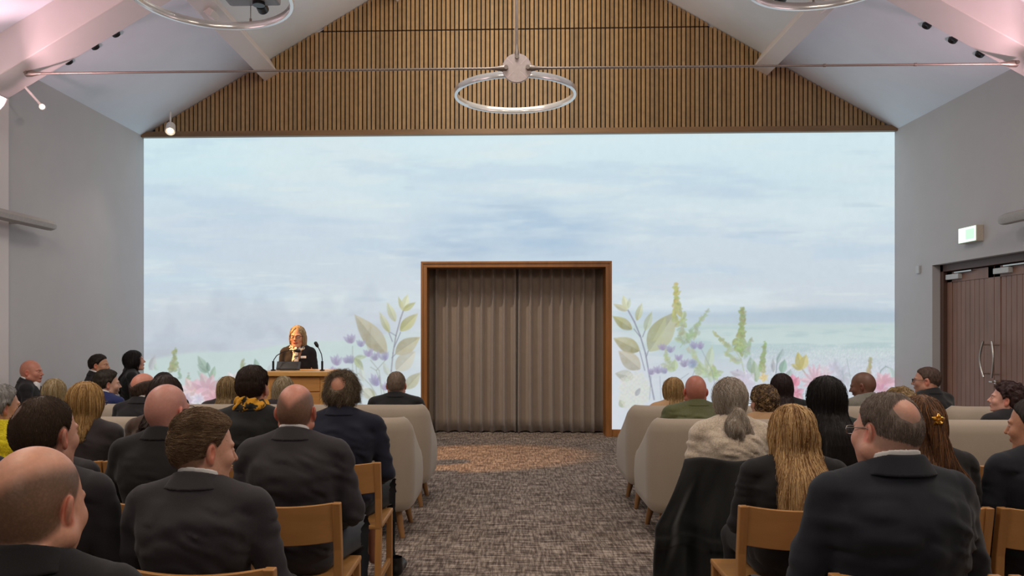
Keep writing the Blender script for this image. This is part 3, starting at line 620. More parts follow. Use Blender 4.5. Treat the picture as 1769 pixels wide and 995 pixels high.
for sd, X0, lab in ((-1, XL, 'white floodlight on the left wall shining up onto the beam'), (1, XR, 'white floodlight on the right wall shining up onto the beam')):
    t = thing('floodlight', lab, 'floodlight', (X0-sd*.32, 7.5, 3.80))
    MB().lathe([(.02, -.13), (.08, -.12), (.12, -.02), (.13, .05), (.12, .05), (.09, .02), (.001, .02)], 28, Matrix.Rotation(-sd*.35, 4, 'Y')).build('housing', WHT, t, smooth=True)
    MB().lathe([(.001, .03), (.11, .032), (.11, .038), (.001, .04)], 24, Matrix.Rotation(-sd*.35, 4, 'Y')).build('lamp_lens', emis('flood_lens', (255, 226, 226), 8), t)
    MB().tube([(0, 0, -.1), (sd*.32, .2, -.1)], .018, 8).build('bracket', WHT, t)
# ------------------------------------------------------------------ lectern
LX, LY = place(519, 8.05), 8.05
t = thing('lectern', 'light oak lectern in front of the picture wall with two microphones on top', 'lectern', (LX, LY, 0))
LO = wood('lectern_oak', (228, 172, 100), (.6, 3, 5), .4, .2)
ltop = zat(640, LX, LY)
mb = MB().box((-.34, -.26, ltop-.045), (.34, .30, ltop), bev=.006); mb.build('top', LO, t)
mb = MB().prism([(-.26, .05), (.26, .05), (.30, ltop-.045), (-.30, ltop-.045)], -.20, .22); mb.build('body', LO, t)
MB().box((-.255, -.216, ltop-.20), (.255, -.20, ltop-.06), bev=.002).box((-.25, -.214, .30), (.25, -.20, ltop-.212), bev=.002).build('front_panel', wood('lectern_panel', (206, 146, 82), (.5, 3, 5), .45, .2), t)
MB().box((-.30, -.26, 0), (.30, .28, .06), bev=.006).box((-.28, -.23, .28), (.28, -.2, .31), bev=.004).build('plinth', LO, t)
BM = plain('black_metal', (18, 18, 20), .4, .3)
def mic(x0, pts, lab):
    t = thing('gooseneck_microphone', lab, 'microphone', (LX+x0, LY-.05, ltop), 0, 'microphones on the lectern')
    MB().tube([(0, 0, 0), (0, 0, .012)], .025, 16).tube([(0, 0, .01), (0, 0, .10)], .011, 10).build('base', BM, t, smooth=True)
    P_ = [Vector(p) for p in pts]; MB().tube(P_, .005, 8).build('gooseneck', BM, t, smooth=True)
    d = (P_[-1]-P_[-2]).normalized(); MB().tube([P_[-1]-d*.01, P_[-1]+d*.01, P_[-1]+d*.05, P_[-1]+d*.06], [.008, .018, .018, .006], 12).build('capsule', BM, t, smooth=True)
mic(-.27, [(0, 0, .08), (.005, 0, .11), (.03, .02, .155), (.08, .05, .19), (.15, .09, .208), (.195, .12, .204)], 'left black gooseneck microphone arching toward the speaker')
mic(.24, [(0, 0, .08), (0, 0, .12), (-.01, .01, .17), (-.035, .02, .22), (-.055, .03, .25)], 'right black gooseneck microphone standing at the end of the lectern')
t = thing('lectern_screen', 'small dark screen lying on the left of the lectern top', 'screen', (LX-.14, LY+.02, ltop))
Mx = Matrix.Rotation(math.radians(-28), 4, 'X')
MB().box((-.125, 0, .012), (.125, .018, .105), Mx, bev=.004).build('casing', BLK, t); MB().box((-.10, -.004, .02), (.10, .0, .09), Mx).build('panel', plain('screen_glass', (60, 54, 46), .15), t)
MB().box((-.08, 0, 0), (.08, .09, .012), bev=.003).build('foot', BLK, t)
# ------------------------------------------------------------------ sofas
SOF = fabric('sofa_weave', (158, 144, 128), 420, .10, .9, .2, .2, .04); SL_ = wood('sofa_leg_wood', (150, 108, 66), (3, 3, .6), .45)
def sofa(xa, xb, yb, name_label, side):
    """xa..xb extent, back plane at y=yb, facing +Y; long tub sofa with rounded wrap-around back"""
    t = thing('sofa', name_label, 'sofa', ((xa+xb)/2, yb, 0), 0, 'long beige upholstered sofas'); L = (xb-xa)/2; D = .70; r = .18; zb, zt, za = .205, .885, .60
    # plan path (outer): front left -> back -> front right
    path = [(-L, D, 1)]; path += [(-L, y, 1) for y in np.linspace(D-.06, r+.02, 6)]
    for a in np.linspace(math.pi, 1.5*math.pi, 9): path.append((-L+r+r*math.cos(a), r+r*math.sin(a), 0))
    path += [(x, 0, 0) for x in np.linspace(-L+r+.05, L-r-.05, 12)]
    for a in np.linspace(1.5*math.pi, 2*math.pi, 9): path.append((L-r+r*math.cos(a), r+r*math.sin(a), 0))
    path += [(L, y, 1) for y in np.linspace(r+.02, D-.06, 6)]+[(L, D, 1)]
    pts = np.array([p[:2] for p in path]); n_ = len(pts)
    tan = np.gradient(pts, axis=0); tan /= np.linalg.norm(tan, axis=1)[:, None]; nin = np.stack([-tan[:, 1], tan[:, 0]], -1)  # inward
    vs = []; m_ = 0; th = .13
    for i_ in range(n_):
        y = pts[i_, 1]; k_ = np.clip((y-.12)/(D-.14), 0, 1); top = zt-(zt-za)*(k_**.9); bot = zb+.02*np.clip((.3-y)/.3, 0, 1)*0
        prof = [(.035, bot), (.006, bot+.03), (0, bot+.08), (-.006, (bot+top)/2), (.0, top-.10), (.012, top-.045), (.036, top-.014), (th*.5, top), (th-.03, top-.014), (th-.005, top-.05), (th+.01, .38), (th+.01, .30)]
        for o_, z in prof: vs.append((pts[i_, 0]+nin[i_, 0]*o_, pts[i_, 1]+nin[i_, 1]*o_, z))
        m_ = len(prof)
    fs = [(i_*m_+j, (i_+1)*m_+j, (i_+1)*m_+j+1, i_*m_+j+1) for i_ in range(n_-1) for j in range(m_-1)]
    fs += [tuple(j for j in range(m_)), tuple((n_-1)*m_+j for j in range(m_-1, -1, -1))]
    MB().add(vs, fs).build('shell', SOF, t, smooth=True)
    MB().box((-L+.06, .14, zb), (L-.06, D-.03, .33), bev=.03).build('base', SOF, t)
    ns = 4; wd = (2*L-.30)/ns
    for k_ in range(ns):
        MB().box((-L+.15+k_*wd+.003, .14, .325), (-L+.15+(k_+1)*wd-.003, D, .43), bev=.03).build('seat_cushion', SOF, t, smooth=True)
    for x, dx in ((-L+.13, -.05), (L-.13, .05), (-L*.3, 0), (L*.3, 0)):
        for y, dy in ((.15, -.035), (D-.14, .035)):
            MB().tube([(x, y, .24), (x+dx, y+dy, 0)], [.034, .018], 14).build('leg', SL_, t, smooth=True)
    return t
SYA, SYB = 6.60, 5.58
sofa(-3.75, -.68, SYA, 'front row beige sofa ending at the left side of the aisle', -1)
sofa(-3.55, -.70, SYB, 'second row beige sofa ending at the left side of the aisle', -1)
sofa(1.0, 3.64, SYA, 'front row beige sofa ending at the right side of the aisle', 1)
sofa(1.0, 3.9, SYB, 'second row beige sofa ending at the right side of the aisle', 1)
sofa(3.66, 5.35, SYA, 'front row beige sofa against the right wall below the doors', 1)
sofa(3.92, 5.4, SYB, 'second row beige sofa against the right wall', 1)
sofa(-5.3, -3.78, SYA, 'front row beige sofa by the left wall', 1)
sofa(-5.3, -3.57, SYB, 'second row beige sofa by the left wall', 1)
# ------------------------------------------------------------------ wooden chairs
CW_ = wood('chair_oak', (178, 128, 74), (.5, 3, 5), .4, .16); CWV = wood('chair_oak_upright', (174, 124, 72), (5, 3, .5), .4, .16)
def make_chair():
    t = thing('wooden_chair', 'x', 'chair'); hw = .245
    for sx in (-1, 1):   # rear legs run up to carry the back
        prof = [(-.02, 0), (.02, .42), (.0, .62), (-.035, .80)]
        mb = MB(); vs = []; wx = .017
        for y, z in [(-.035, 0), (.02, .43), (.012, .60), (-.02, .80)]:
            for dx in (-wx, wx):
                for dy in (-.019, .019): vs.append((sx*(hw-wx)+dx, y+dy, z))
        fs = []
        for k_ in range(3):
            a = k_*4; bq = a+4; fs += [(a, a+1, bq+1, bq), (a+1, a+3, bq+3, bq+1), (a+3, a+2, bq+2, bq+3), (a+2, a, bq, bq+2)]
        fs += [(0, 2, 3, 1), (12, 13, 15, 14)]; mb.add(vs, fs); mb.build('rear_leg', CWV, t, bev=.004)
        MB().box((sx*(hw-.02)-.017, .40, 0), (sx*(hw-.02)+.017, .438, .435), bev=.004).build('front_leg', CWV, t)
        MB().box((sx*(hw-.02)-.010, -.01, .13), (sx*(hw-.02)+.010, .41, .165), bev=.003).build('side_stretcher', CW_, t)
    # curved back rail
    vs = []; fs = []; n_ = 13
    for i_ in range(n_):
        u = -1+2*i_/(n_-1); x = u*(hw-.032); c = (1-u*u)*.035; dip = (1-u*u)*.012
        for z, yy in ((.635, .0), (.80, -.022)):
            zz = z-(dip if z > .7 else dip)
            vs += [(x, yy-c-.009, zz), (x, yy-c+.009, zz)]
    for i_ in range(n_-1):
        a = i_*4; q = a+4; fs += [(a, q, q+2, a+2), (a+1, a+3, q+3, q+1), (a+2, q+2, q+3, a+3), (a, a+1, q+1, q)]
    fs += [(0, 2, 3, 1), ((n_-1)*4, (n_-1)*4+1, (n_-1)*4+3, (n_-1)*4+2)]
    MB().add(vs, fs).build('back_rail', CW_, t, smooth=True, bev=.003)
    MB().box((-hw, .0, .43), (hw, .44, .455), bev=.008).build('seat', CW_, t)
    MB().box((-hw+.03, .39, .37), (hw-.03, .42, .43), bev=.003).build('front_rail', CW_, t)
    return t
CH0 = make_chair(); chair_used = [False]
def chair(x, y, rz, label, group):
    """y = plane of the back rail"""
    o = CH0 if not chair_used[0] else copy_tree(CH0); chair_used[0] = True
    o.location = (x-math.sin(rz)*.03*-1*0, y+.02, 0); o.rotation_euler = (0, 0, rz); o['label'] = label; o['category'] = 'chair'; o['group'] = group
    return o
# ------------------------------------------------------------------ people: smooth-blended distance fields turned into meshes
f32 = np.float32
def smin(a, b_, k):
    h = np.clip(.5+.5*(b_-a)/k, 0, 1); return b_+(a-b_)*h-k*h*(1-h)
def smax(a, b_, k): return -smin(-a, -b_, k)
def sm01(a, b_, x): t = np.clip((x-a)/(b_-a), 0, 1); return t*t*(3-2*t)
def ell(x, y, z, c, r):
    X = (x-c[0])/r[0]; Y = (y-c[1])/r[1]; Z = (z-c[2])/r[2]; k0 = np.sqrt(X*X+Y*Y+Z*Z)
    k1 = np.sqrt((X/r[0])**2+(Y/r[1])**2+(Z/r[2])**2)+1e-9; return k0*(k0-1)/k1
def cone(x, y, z, a, b_, r1, r2, s=(1, 1, 1)):
    a = np.array(a, float)/s; b_ = np.array(b_, float)/s; x = x/s[0]; y = y/s[1]; z = z/s[2]
    d = b_-a; L = (d*d).sum()+1e-9
    t = np.clip(((x-a[0])*d[0]+(y-a[1])*d[1]+(z-a[2])*d[2])/L, 0, 1)
    return (np.sqrt((x-a[0]-t*d[0])**2+(y-a[1]-t*d[1])**2+(z-a[2]-t*d[2])**2)-(r1+(r2-r1)*t))*min(s)
def surface(F, xs, ys, zs):
    s = F < 0; nx, ny, nz = F.shape
    c = s[:-1, :-1, :-1].astype(np.int8)
    cnt = sum(s[i:nx-1+i, j:ny-1+j, k:nz-1+k].astype(np.int8) for i in (0, 1) for j in (0, 1) for k in (0, 1))
    act = (cnt > 0) & (cnt < 8); idx = np.full(act.shape, -1, np.int64); I = np.argwhere(act); idx[act] = np.arange(len(I))
    P = np.zeros((len(I), 3)); W = np.zeros(len(I)); corners = [(i, j, k) for i in (0, 1) for j in (0, 1) for k in (0, 1)]
    ax = (xs, ys, zs)
    for a in corners:
        for d in range(3):
            if a[d]: continue
            b_ = list(a); b_[d] = 1
            ia = I+np.array(a); ib = I+np.array(b_)
            fa = F[ia[:, 0], ia[:, 1], ia[:, 2]]; fb = F[ib[:, 0], ib[:, 1], ib[:, 2]]; m_ = (fa < 0) != (fb < 0)
            t = np.where(m_, fa/(np.where(m_, fa-fb, 1)), 0)
            for e in range(3):
                pa = ax[e][ia[:, e]]; pb = ax[e][ib[:, e]]; P[:, e] += np.where(m_, pa+(pb-pa)*t, 0)
            W += m_
    P /= W[:, None]; quads = []
    for d in range(3):
        n_ = [nx, ny, nz]; sl0 = [slice(0, n_[e]-1) if e == d else slice(1, n_[e]-1) for e in range(3)]; sl1 = list(sl0); sl1[d] = slice(1, n_[d])
        a = s[tuple(sl0)]; b_ = s[tuple(sl1)]; e1, e2 = [(1, 2), (2, 0), (0, 1)][d]
        for flip, mk in ((False, a & ~b_), (True, ~a & b_)):
            Q = np.argwhere(mk)
            if not len(Q): continue
            off = np.array([0 if e == d else 1 for e in range(3)]); Q = Q+off
            def at(o1, o2):
                R = Q.copy(); R[:, e1] -= o1; R[:, e2] -= o2; return idx[R[:, 0], R[:, 1], R[:, 2]]
            q = np.stack([at(1, 1), at(0, 1), at(0, 0), at(1, 0)], -1)
            quads.append(q[:, ::-1] if flip else q)
    return P, np.concatenate(quads)
class Field:
    def __init__(s, xs, ys, zs): s.xs, s.ys, s.zs = xs, ys, zs; s.F = np.full((len(xs), len(ys), len(zs)), .5, f32)
    def region(s, lo, hi):
        r = []
        for A, l, h in zip((s.xs, s.ys, s.zs), lo, hi):
            i_ = np.searchsorted(A, l); j = np.searchsorted(A, h); r.append(slice(max(i_-1, 0), min(j+1, len(A))))
        sl = tuple(r); return sl, s.xs[sl[0]][:, None, None], s.ys[sl[1]][None, :, None], s.zs[sl[2]][None, None, :]
    def op(s, fn, lo, hi, k=.02, mode='u'):
        m_ = k+.03; sl, x, y, z = s.region([v-m_ for v in lo], [v+m_ for v in hi])
        if 0 in s.F[sl].shape: return
        d = fn(x, y, z).astype(f32); A = s.F[sl]
        s.F[sl] = smin(A, d, k) if mode == 'u' else (smax(A, -d, k) if mode == 's' else smax(A, d, k))
    def cone(s, a, b_, r1, r2, k=.02, sc=(1, 1, 1), mode='u'):
        R = max(r1, r2)*max(sc); s.op(lambda x, y, z: cone(x, y, z, a, b_, r1, r2, sc), [min(a[i], b_[i])-R for i in range(3)], [max(a[i], b_[i])+R for i in range(3)], k, mode)
    def ell(s, c, r, k=.02, mode='u'):
        s.op(lambda x, y, z: ell(x, y, z, c, r), [c[i]-r[i] for i in range(3)], [c[i]+r[i] for i in range(3)], k, mode)
    def mesh(s): return surface(s.F, s.xs, s.ys, s.zs)
def axis(lo, hi, flo, fhi, fine, coarse):
    a = [lo]
    while a[-1] < hi:
        d = 0 if flo <= a[-1] <= fhi else min(abs(a[-1]-flo), abs(a[-1]-fhi)); a.append(a[-1]+min(coarse, fine+d*.18))
    return np.array(a)
def rotz(a): return Matrix.Rotation(a, 3, 'Z')
# ---- head (local: y forward, origin between the ears, crown at z=.125, chin at z=-.112)
def head_d(x, y, z, p):
    ax = np.abs(x); fw = p.get('fat', 0)
    d = ell(x, y, z, (0, -.014, .032), (.0765, .098, .092)); d = smin(d, ell(x, y, z, (0, -.045, -.005), (.062+fw*.3, .058, .06)), .03)
    d = smin(d, ell(x, y, z, (0, .032, -.03), (.060+fw, .062, .082)), .03)
    d = smin(d, cone(ax, y, z, (.052+fw, -.002, -.055), (.018, .062, -.098), .016+fw, .016), .028)
    d = smin(d, ell(ax, y, z, (.040+fw*.5, .060, -.022), (.020, .022, .022)), .018)
    d = smin(d, ell(x, y, z, (0, .070, -.096), (.020, .016, .016)), .02)
    d = smin(d, cone(ax, y, z, (.012, .089, .022), (.045, .074, .024), .008, .006), .014)
    d = smax(d, -ell(ax, y, z, (.031, .096, .006), (.017, .014, .011)), .012)
    d = smin(d, ell(ax, y, z, (.031, .077, .006), (.013, .0125, .010)), .004)
    nl = p.get('nose', 1.0)
    d = smin(d, cone(x, y, z, (0, .088, .015), (0, .102+.008*nl, -.024), .006, .0095), .010)
    d = smin(d, ell(ax, y, z, (.010, .094, -.029), (.008, .009, .007)), .006)
    d = smin(d, ell(ax*.8, y, z, (.0, .090, -.0545), (.020, .0085, .0048)), .005); d = smin(d, ell(ax*.8, y, z, (.0, .088, -.0635), (.018, .0085, .0055)), .005)
    # ears
    ex = ax-.0775; ey = y+.010; ez = z+.004; u = ex*.88+ey*.47; v = -ex*.47+ey*.88
    e = ell(u, v, ez, (.004, -.004, 0), (.0085, .0185, .031)); e = smax(e, -ell(u, v, ez, (.013, -.002, .004), (.009, .010, .018)), .004)
    e = smin(e, ell(u, v, ez, (.003, .002, -.026), (.006, .008, .010)), .006)
    return smin(d, e, .006)
def hairline(x, y, z, low=-.07, front=.0):
    zb = np.interp(y, [-.12, -.06, -.030, -.012, .012, .024, .040, .062, .085, .12], [low, low+.004, low+.034, .026, .012, .036, .062, .080+front, .098+front, .11+front])
    return z-zb-.0*x
def bald_mask(x, y, z, b0, b1):
    # 1 where the scalp is bare: the top, reaching down the back in a rounded V
    return sm01(-.012, .012, z-(b0+b1*np.abs(x)/.07*.05+np.clip(y, 0, 1)*.35))
SK = lambda c: np.array(lin(c))
def vn3(P, sc, seed=0):
    r = np.random.default_rng(seed); G = r.random((32, 32, 32)); q = np.mod(P*sc, 31.999); i_ = q.astype(int); f = q-i_; f = f*f*(3-2*f); o = 0
    for a in (0, 1):
        for b_ in (0, 1):
            for c in (0, 1):
                o = o+G[(i_[..., 0]+a) % 32, (i_[..., 1]+b_) % 32, (i_[..., 2]+c) % 32]*np.where(a, f[..., 0], 1-f[..., 0])*np.where(b_, f[..., 1], 1-f[..., 1])*np.where(c, f[..., 2], 1-f[..., 2])
    return o
# ---- one hand (right hand, wrist at origin, fingers toward +y, palm down, thumb toward -x)
def make_hand():
    A = np.arange(-.07, .07, .0035); B = np.arange(-.04, .21, .0035); D = np.arange(-.065, .04, .0035); f = Field(A, B, D)
    f.cone((0, -.03, 0), (0, .02, 0), .024, .024, .01, (1.15, 1, .8)); f.cone((-.014, .03, 0), (-.020, .085, .002), .020, .015, .015, (1.2, 1, .8)); f.cone((.012, .03, 0), (.022, .078, 0), .020, .015, .015, (1.2, 1, .8))
    for x0, y0, L, dx, r in ((-.030, .085, .078, -.006, .0092), (-.010, .090, .086, -.001, .0095), (.011, .087, .080, .003, .009), (.030, .078, .062, .009, .008)):
        a = np.array((x0, y0, .002)); b_ = a+np.array((dx*.45, L*.42, -.006)); c = b_+np.array((dx*.3, L*.28, -.016)); e = c+np.array((dx*.2, L*.17, -.018))
        f.cone(a, b_, r, r*.95, .006); f.cone(b_, c, r*.95, r*.88, .003); f.cone(c, e, r*.88, r*.75, .003)
    f.cone((-.022, .025, -.004), (-.050, .055, -.012), .014, .011, .014); f.cone((-.050, .055, -.012), (-.054, .088, -.022), .011, .009, .003)
    return f.mesh()
HAND = make_hand()
SHOEM = {}
def make_shoe():
    A = np.arange(-.06, .065, .008); B = np.arange(-.12, .22, .008); D = np.arange(-.01, .13, .008); f = Field(A, B, D)
    f.cone((0, -.06, .045), (.0, .12, .035), .042, .044, .02, (1, 1, .85)); f.cone((0, .10, .03), (.0, .155, .024), .040, .030, .02, (1, 1, .75)); f.cone((0, -.05, .05), (0, -.055, .11), .040, .042, .02)
    f.F = smax(f.F, (-(f.zs-.002))[None, None, :]+0*f.F, .004); return f.mesh()
SHOE = make_shoe()
BLACKSH = plain('black_leather', (24, 23, 24), .35, bs=.05)
# ---- hair meshes in head space
def grid_head(res, lo, hi): return [np.arange(lo[i], hi[i]+res, res) for i in range(3)]
def tri(F, xs, ys, zs, P):
    res = xs[1]-xs[0]; q = np.stack([(P[:, 0]-xs[0])/res, (P[:, 1]-ys[0])/res, (P[:, 2]-zs[0])/res], -1)
    q = np.clip(q, 0, np.array(F.shape)-1.001); i_ = q.astype(int); f = q-i_; o = 0
    for a in (0, 1):
        for b_ in (0, 1):
            for c in (0, 1):
                o = o+F[i_[:, 0]+a, i_[:, 1]+b_, i_[:, 2]+c]*np.where(a, f[:, 0], 1-f[:, 0])*np.where(b_, f[:, 1], 1-f[:, 1])*np.where(c, f[:, 2], 1-f[:, 2])
    return o
def strands(F, xs, ys, zs, V, n_, steps, step, rad, flow, col, seed, lift=.001, var=.24, hl=None, curl=0, taper=True, sel=None, face=None, zmin=None, ftop=.066):
    r = np.random.default_rng(seed)
    if sel is not None: V = V[sel(V)]
    if len(V) == 0: return None
    P = V[r.integers(0, len(V), n_)]+r.normal(0, .002, (n_, 3)); path = [P.copy()]; ph = r.uniform(0, 6.28, n_)
    lf = lift*r.uniform(.0, 2.0, n_); e = .003
    zlim = (zmin+r.uniform(-.02, .03, n_)[:, None]) if zmin is not None else None
    fade = np.ones(n_)
    for k_ in range(steps):
        g = np.stack([tri(F, xs, ys, zs, P+np.eye(3)[i_]*e)-tri(F, xs, ys, zs, P-np.eye(3)[i_]*e) for i_ in range(3)], -1)
        g /= np.linalg.norm(g, axis=1)[:, None]+1e-9; d = flow(P, r)
        d = d+r.normal(0, .016, d.shape) if curl == 0 else d+curl*np.stack([np.sin(ph+k_*.9), np.cos(ph*1.3+k_*.9), .4*np.sin(ph+k_)], -1)
        d = d-g*np.minimum(0, (d*g).sum(1))[:, None] if k_ > steps*.7 else d-g*(d*g).sum(1)[:, None]*.95
        d /= np.linalg.norm(d, axis=1)[:, None]+1e-9; P = P+d*(step if zmin is None else step*(P[:, 2:3] > zlim))
        dd = tri(F, xs, ys, zs, P); P = P-g*np.clip(dd-lf*(k_+1)/steps-.0005, -.01, .01)[:, None]*.7; path.append(P.copy())
    S = np.stack(path, 1); m_ = steps+1
    if face is not None:
        bad = ((np.abs(S[..., 0]) < .054) & (S[..., 1] > face+.012) & (S[..., 2] < ftop)).any(1); S = S[~bad]; n_ = len(S)
        if n_ == 0: return None
    T = np.gradient(S, axis=1); T /= np.linalg.norm(T, axis=2)[..., None]+1e-9
    ref = np.broadcast_to(np.array((.31, .57, .21)), T.shape); A = np.cross(T, ref); A /= np.linalg.norm(A, axis=2)[..., None]+1e-9; B = np.cross(T, A)
    tp = np.linspace(0, 1, m_); rr_ = rad*(1-.75*tp**2 if taper else 1+0*tp); rr_ = rr_[None, :, None]*r.uniform(.6, 1.3, n_)[:, None, None]
    V3 = np.stack([S+rr_*(A*math.cos(t)+B*math.sin(t)) for t in (0, 2.09, 4.19)], 2).reshape(-1, 3)
    I = np.arange(n_*m_*3).reshape(n_, m_, 3); F4 = np.concatenate([np.stack([I[:, :-1, j], I[:, 1:, j], I[:, 1:, (j+1) % 3], I[:, :-1, (j+1) % 3]], -1).reshape(-1, 4) for j in range(3)])
    f = 1+r.uniform(-var, var, n_); c = np.array(col)[None]*f[:, None]
    if hl is not None: m2 = (r.random(n_) < hl[1])[:, None]; c = np.where(m2, np.array(hl[0])[None]*f[:, None], c)
    return V3, F4, np.repeat(c, m_*3, axis=0)
def down(P, r): return np.broadcast_to(np.array((0, -.05, -1.)), P.shape).copy()
def from_crown(P, r):
    d = P-np.array((0, -.035, .30)); d[:, 2] -= .1; return d
def swept(P, r):  # brushed from the crown forward and sideways
    d = P-np.array((-.03, -.10, .02)); d[:, 2] *= .3; d[:, 1] += .05; return d
HAIRM = colattr('hair_fibres', .6, .35, 320, spec=.25, bs=.3)
SKINM = colattr('skin', .48, .10, 90, sss=.08, spec=.4, bs=.10)
def make_hair(st, res, seed):
    """returns list of (V, F, C) in head space; st: dict style"""
    kind = st['kind']; col = np.array(lin(st['col'])); hl = (np.array(lin(st['hl'])), st.get('hlf', .3)) if 'hl' in st else None; q = st.get('n', 1.0)
    out = []
    lo, hi = (-.115, -.15, -.13), (.115, .13, .165)
    if kind in ('long', 'bob', 'ponytail', 'halfup'): L = st.get('len', .35); lo, hi = (-.17, -.26, -L-.06), (.17, .13, .16)
    if kind in ('curly', 'wild'): lo, hi = (-.15, -.17, -.15), (.15, .15, .19)
    xs, ys, zs = grid_head(res, lo, hi); x = xs[:, None, None]; y = ys[None, :, None]; z = zs[None, None, :]
    t = st.get('t', .012); hd = head_d(x, y, z, {}) if kind in ('short', 'fringe', 'wild') else smin(ell(x, y, z, (0, -.014, .032), (.0765, .098, .092)), ell(x, y, z, (0, -.02, -.02), (.066, .07, .07)), .03)
    G = np.stack(np.meshgrid(xs, ys, zs, indexing='ij'), -1)
    if kind in ('short', 'fringe', 'wild', 'curly'):
        m_ = sm01(-.014, .012, hairline(x, y, z, st.get('low', -.07), st.get('front', 0)))
        ax = np.abs(x)
        m_ = m_*(1-sm01(.006, -.004, ell(ax, y, z, (.085, -.008, -.002), (.024, .024, .038))))
        if kind in ('fringe', 'wild'): m_ = m_*(1-bald_mask(x, y, z, st.get('b0', 0), st.get('b1', 1)))
        if 'spot' in st: sx, sy, sz, sr = st['spot']; m_ = m_*sm01(sr*st.get('sp0', .6), sr*1.15, np.sqrt((x-sx)**2+(y-sy)**2+(z-sz)**2))
        top = st.get('top', 0)*sm01(.05, .10, z)
        nz = (vn3(G+5, st.get('ns', 60), seed)-.5)*st.get('na', .006)
        tap = .22+.78*sm01(-.065, .05, z) if kind == 'short' else 1.0
        F = hd-((t+nz)*tap+top)*m_+.004*(1-m_)
        if kind == 'curly': F = F-(vn3(G+3, 42, seed+1)-.5)*.02*m_
        if kind == 'short': F = np.maximum(F, -(z+.10))
    else:
        F = hd-t; L = st.get('len', .35); ws = st.get('w', .085)
        w_top, w_bot = ws, st.get('wb', ws*.9)
        if kind in ('long', 'bob'):
            wz = np.interp(z, [-L, -.15, -.02, .05], [w_bot, w_top, w_top, w_top*.95]); yc = np.interp(z, [-.42, -.30, -.22, -.155, -.10, -.03], [-.222, -.216, -.196, -.155, -.088, -.030]) if kind == 'long' else np.interp(z, [-L, -.14, -.03], [-.055, -.045, -.030]); dz = np.interp(z, [-L, -.24, -.15, 0], [.020, .030, .050, .075])
            c = (np.sqrt((x/wz)**2+((y-yc)/dz)**2)-1)*.05; c = smax(c, z-.03, .05); c = np.maximum(c, -(z+L*(1-.06*(vn3(G+2, 30, seed)-.5)))); F = smin(F, c, .025)
        if kind == 'bob': F = smin(F, ell(x, y, z, (0, -.02, -.04), (ws*1.05, .085, .09)), .03)
        if kind == 'ponytail':
            F = smin(F, cone(x, y, z, (.005, -.10, -.035), (.02, -.125, -.06), .022, .028), .01)
            for a, b_, r1, r2 in (((.01, -.125, -.05), (-.01, -.135, -.13), .030, .050), ((-.01, -.135, -.13), (.02, -.14, -.24), .050, .030), ((.03, -.13, -.10), (.07, -.125, -.18), .036, .026)): F = smin(F, cone(x, y, z, a, b_, r1, r2), .015)
            F = F-(vn3(G+3, 34, seed)-.5)*.024*sm01(-.05, -.09, z); pass
        if kind == 'halfup':
            wz = np.interp(z, [-L, -.10, .0], [.072, .080, .075]); yc = np.interp(z, [-.42, -.30, -.22, -.155, -.10, -.03], [-.215, -.208, -.188, -.148, -.090, -.050]); c = (np.sqrt((x/wz)**2+((y-yc)/.045)**2)-1)*.04; c = smax(c, z-.02, .04); c = np.maximum(c, -(z+L)); F = smin(F, c, .02)
            for a, b_, r1, r2 in (((.015, -.118, .06), (.02, -.125, .0), .022, .028), ((.02, -.125, .0), (.045, -.165, -.14), .028, .036), ((.045, -.165, -.14), (.11, -.185, -.22), .036, .026)): F = smin(F, cone(x, y, z, a, b_, r1, r2), .008)
        if kind in ('long', 'bob', 'halfup', 'ponytail'):   # open the face
            fy = st.get('face', .035); fb = smax(smax(np.abs(x)-.062+np.clip(z-.03, 0, 1)*.9, fy-y, .02), z-st.get('ftop', .066)-.006, .02); F = smax(F, -fb, .015)
        F = F-(vn3(G*np.array((1, 1, .12))+5, 130, seed)-.5)*.006
    V, Q = surface(F.astype(f32), xs, ys, zs)
    cc = col[None]*(.55+.5*vn3(V*np.array((1, 1, .25)), 160, seed+5))[:, None]
    if hl is not None: mx = sm01(.45, .6, vn3(V*np.array((1, 1, .12)), 90, seed+6))[:, None]*hl[1]*1.6; mx = np.clip(mx, 0, 1); cc = cc*(1-mx)+hl[0][None]*mx*.8
    out.append((V, Q, cc))
    N = int(st.get('ns_', 700)*q*(2.2 if kind in ('long', 'bob', 'halfup', 'ponytail') else 1.6)); 
    if N:
        if kind in ('long', 'bob', 'halfup', 'ponytail'):
            up_ = lambda P: (P[:, 2] > -.02)
            L = st.get('len', .35); stp = int(st.get('steps', 12))
            s_ = strands(F, xs, ys, zs, V, N, stp, (L+.10)/stp*.95, 0.0009, lambda P, r: (down(P, r)*np.where(P[:, 2:3] < .06, 1, .25)+np.stack([P[:, 0]*5, (P[:, 1]+.03)*3-np.where(P[:, 2] > .04, .15, 0), 0*P[:, 0]], -1)*np.where(P[:, 2:3] > .03, 1.0, .06)), col, seed, lift=.0035, hl=hl, curl=st.get('curl', 0), zmin=-L, sel=lambda P: P[:, 2] > -.06, face=st.get('face', .035), ftop=st.get('ftop', .066))
            s2 = strands(F, xs, ys, zs, V, N//2, 8, .016, .0010, lambda P, r: down(P, r)+np.stack([P[:, 0]*1.2, 0*P[:, 0], 0*P[:, 0]], -1), col, seed+1, lift=.004, hl=hl, curl=st.get('curl', 0), zmin=-L, sel=lambda P: P[:, 2] < -.04, face=st.get('face', .035), ftop=st.get('ftop', .066))
            out += [s for s in (s_, s2) if s is not None]
        else:
            onm = lambda P: head_d(P[:, 0], P[:, 1], P[:, 2], {}) > min(.0045, t*.45)
            fl = swept if st.get('flow') == 'swept' else from_crown
            s_ = strands(F, xs, ys, zs, V, N, 5, st.get('sl', .007), st.get('sr', .0008), fl, col, seed, lift=st.get('lift', .0015), hl=hl, curl=st.get('curl', 0), sel=onm)
            if s_ is not None: out.append(s_)
    return out
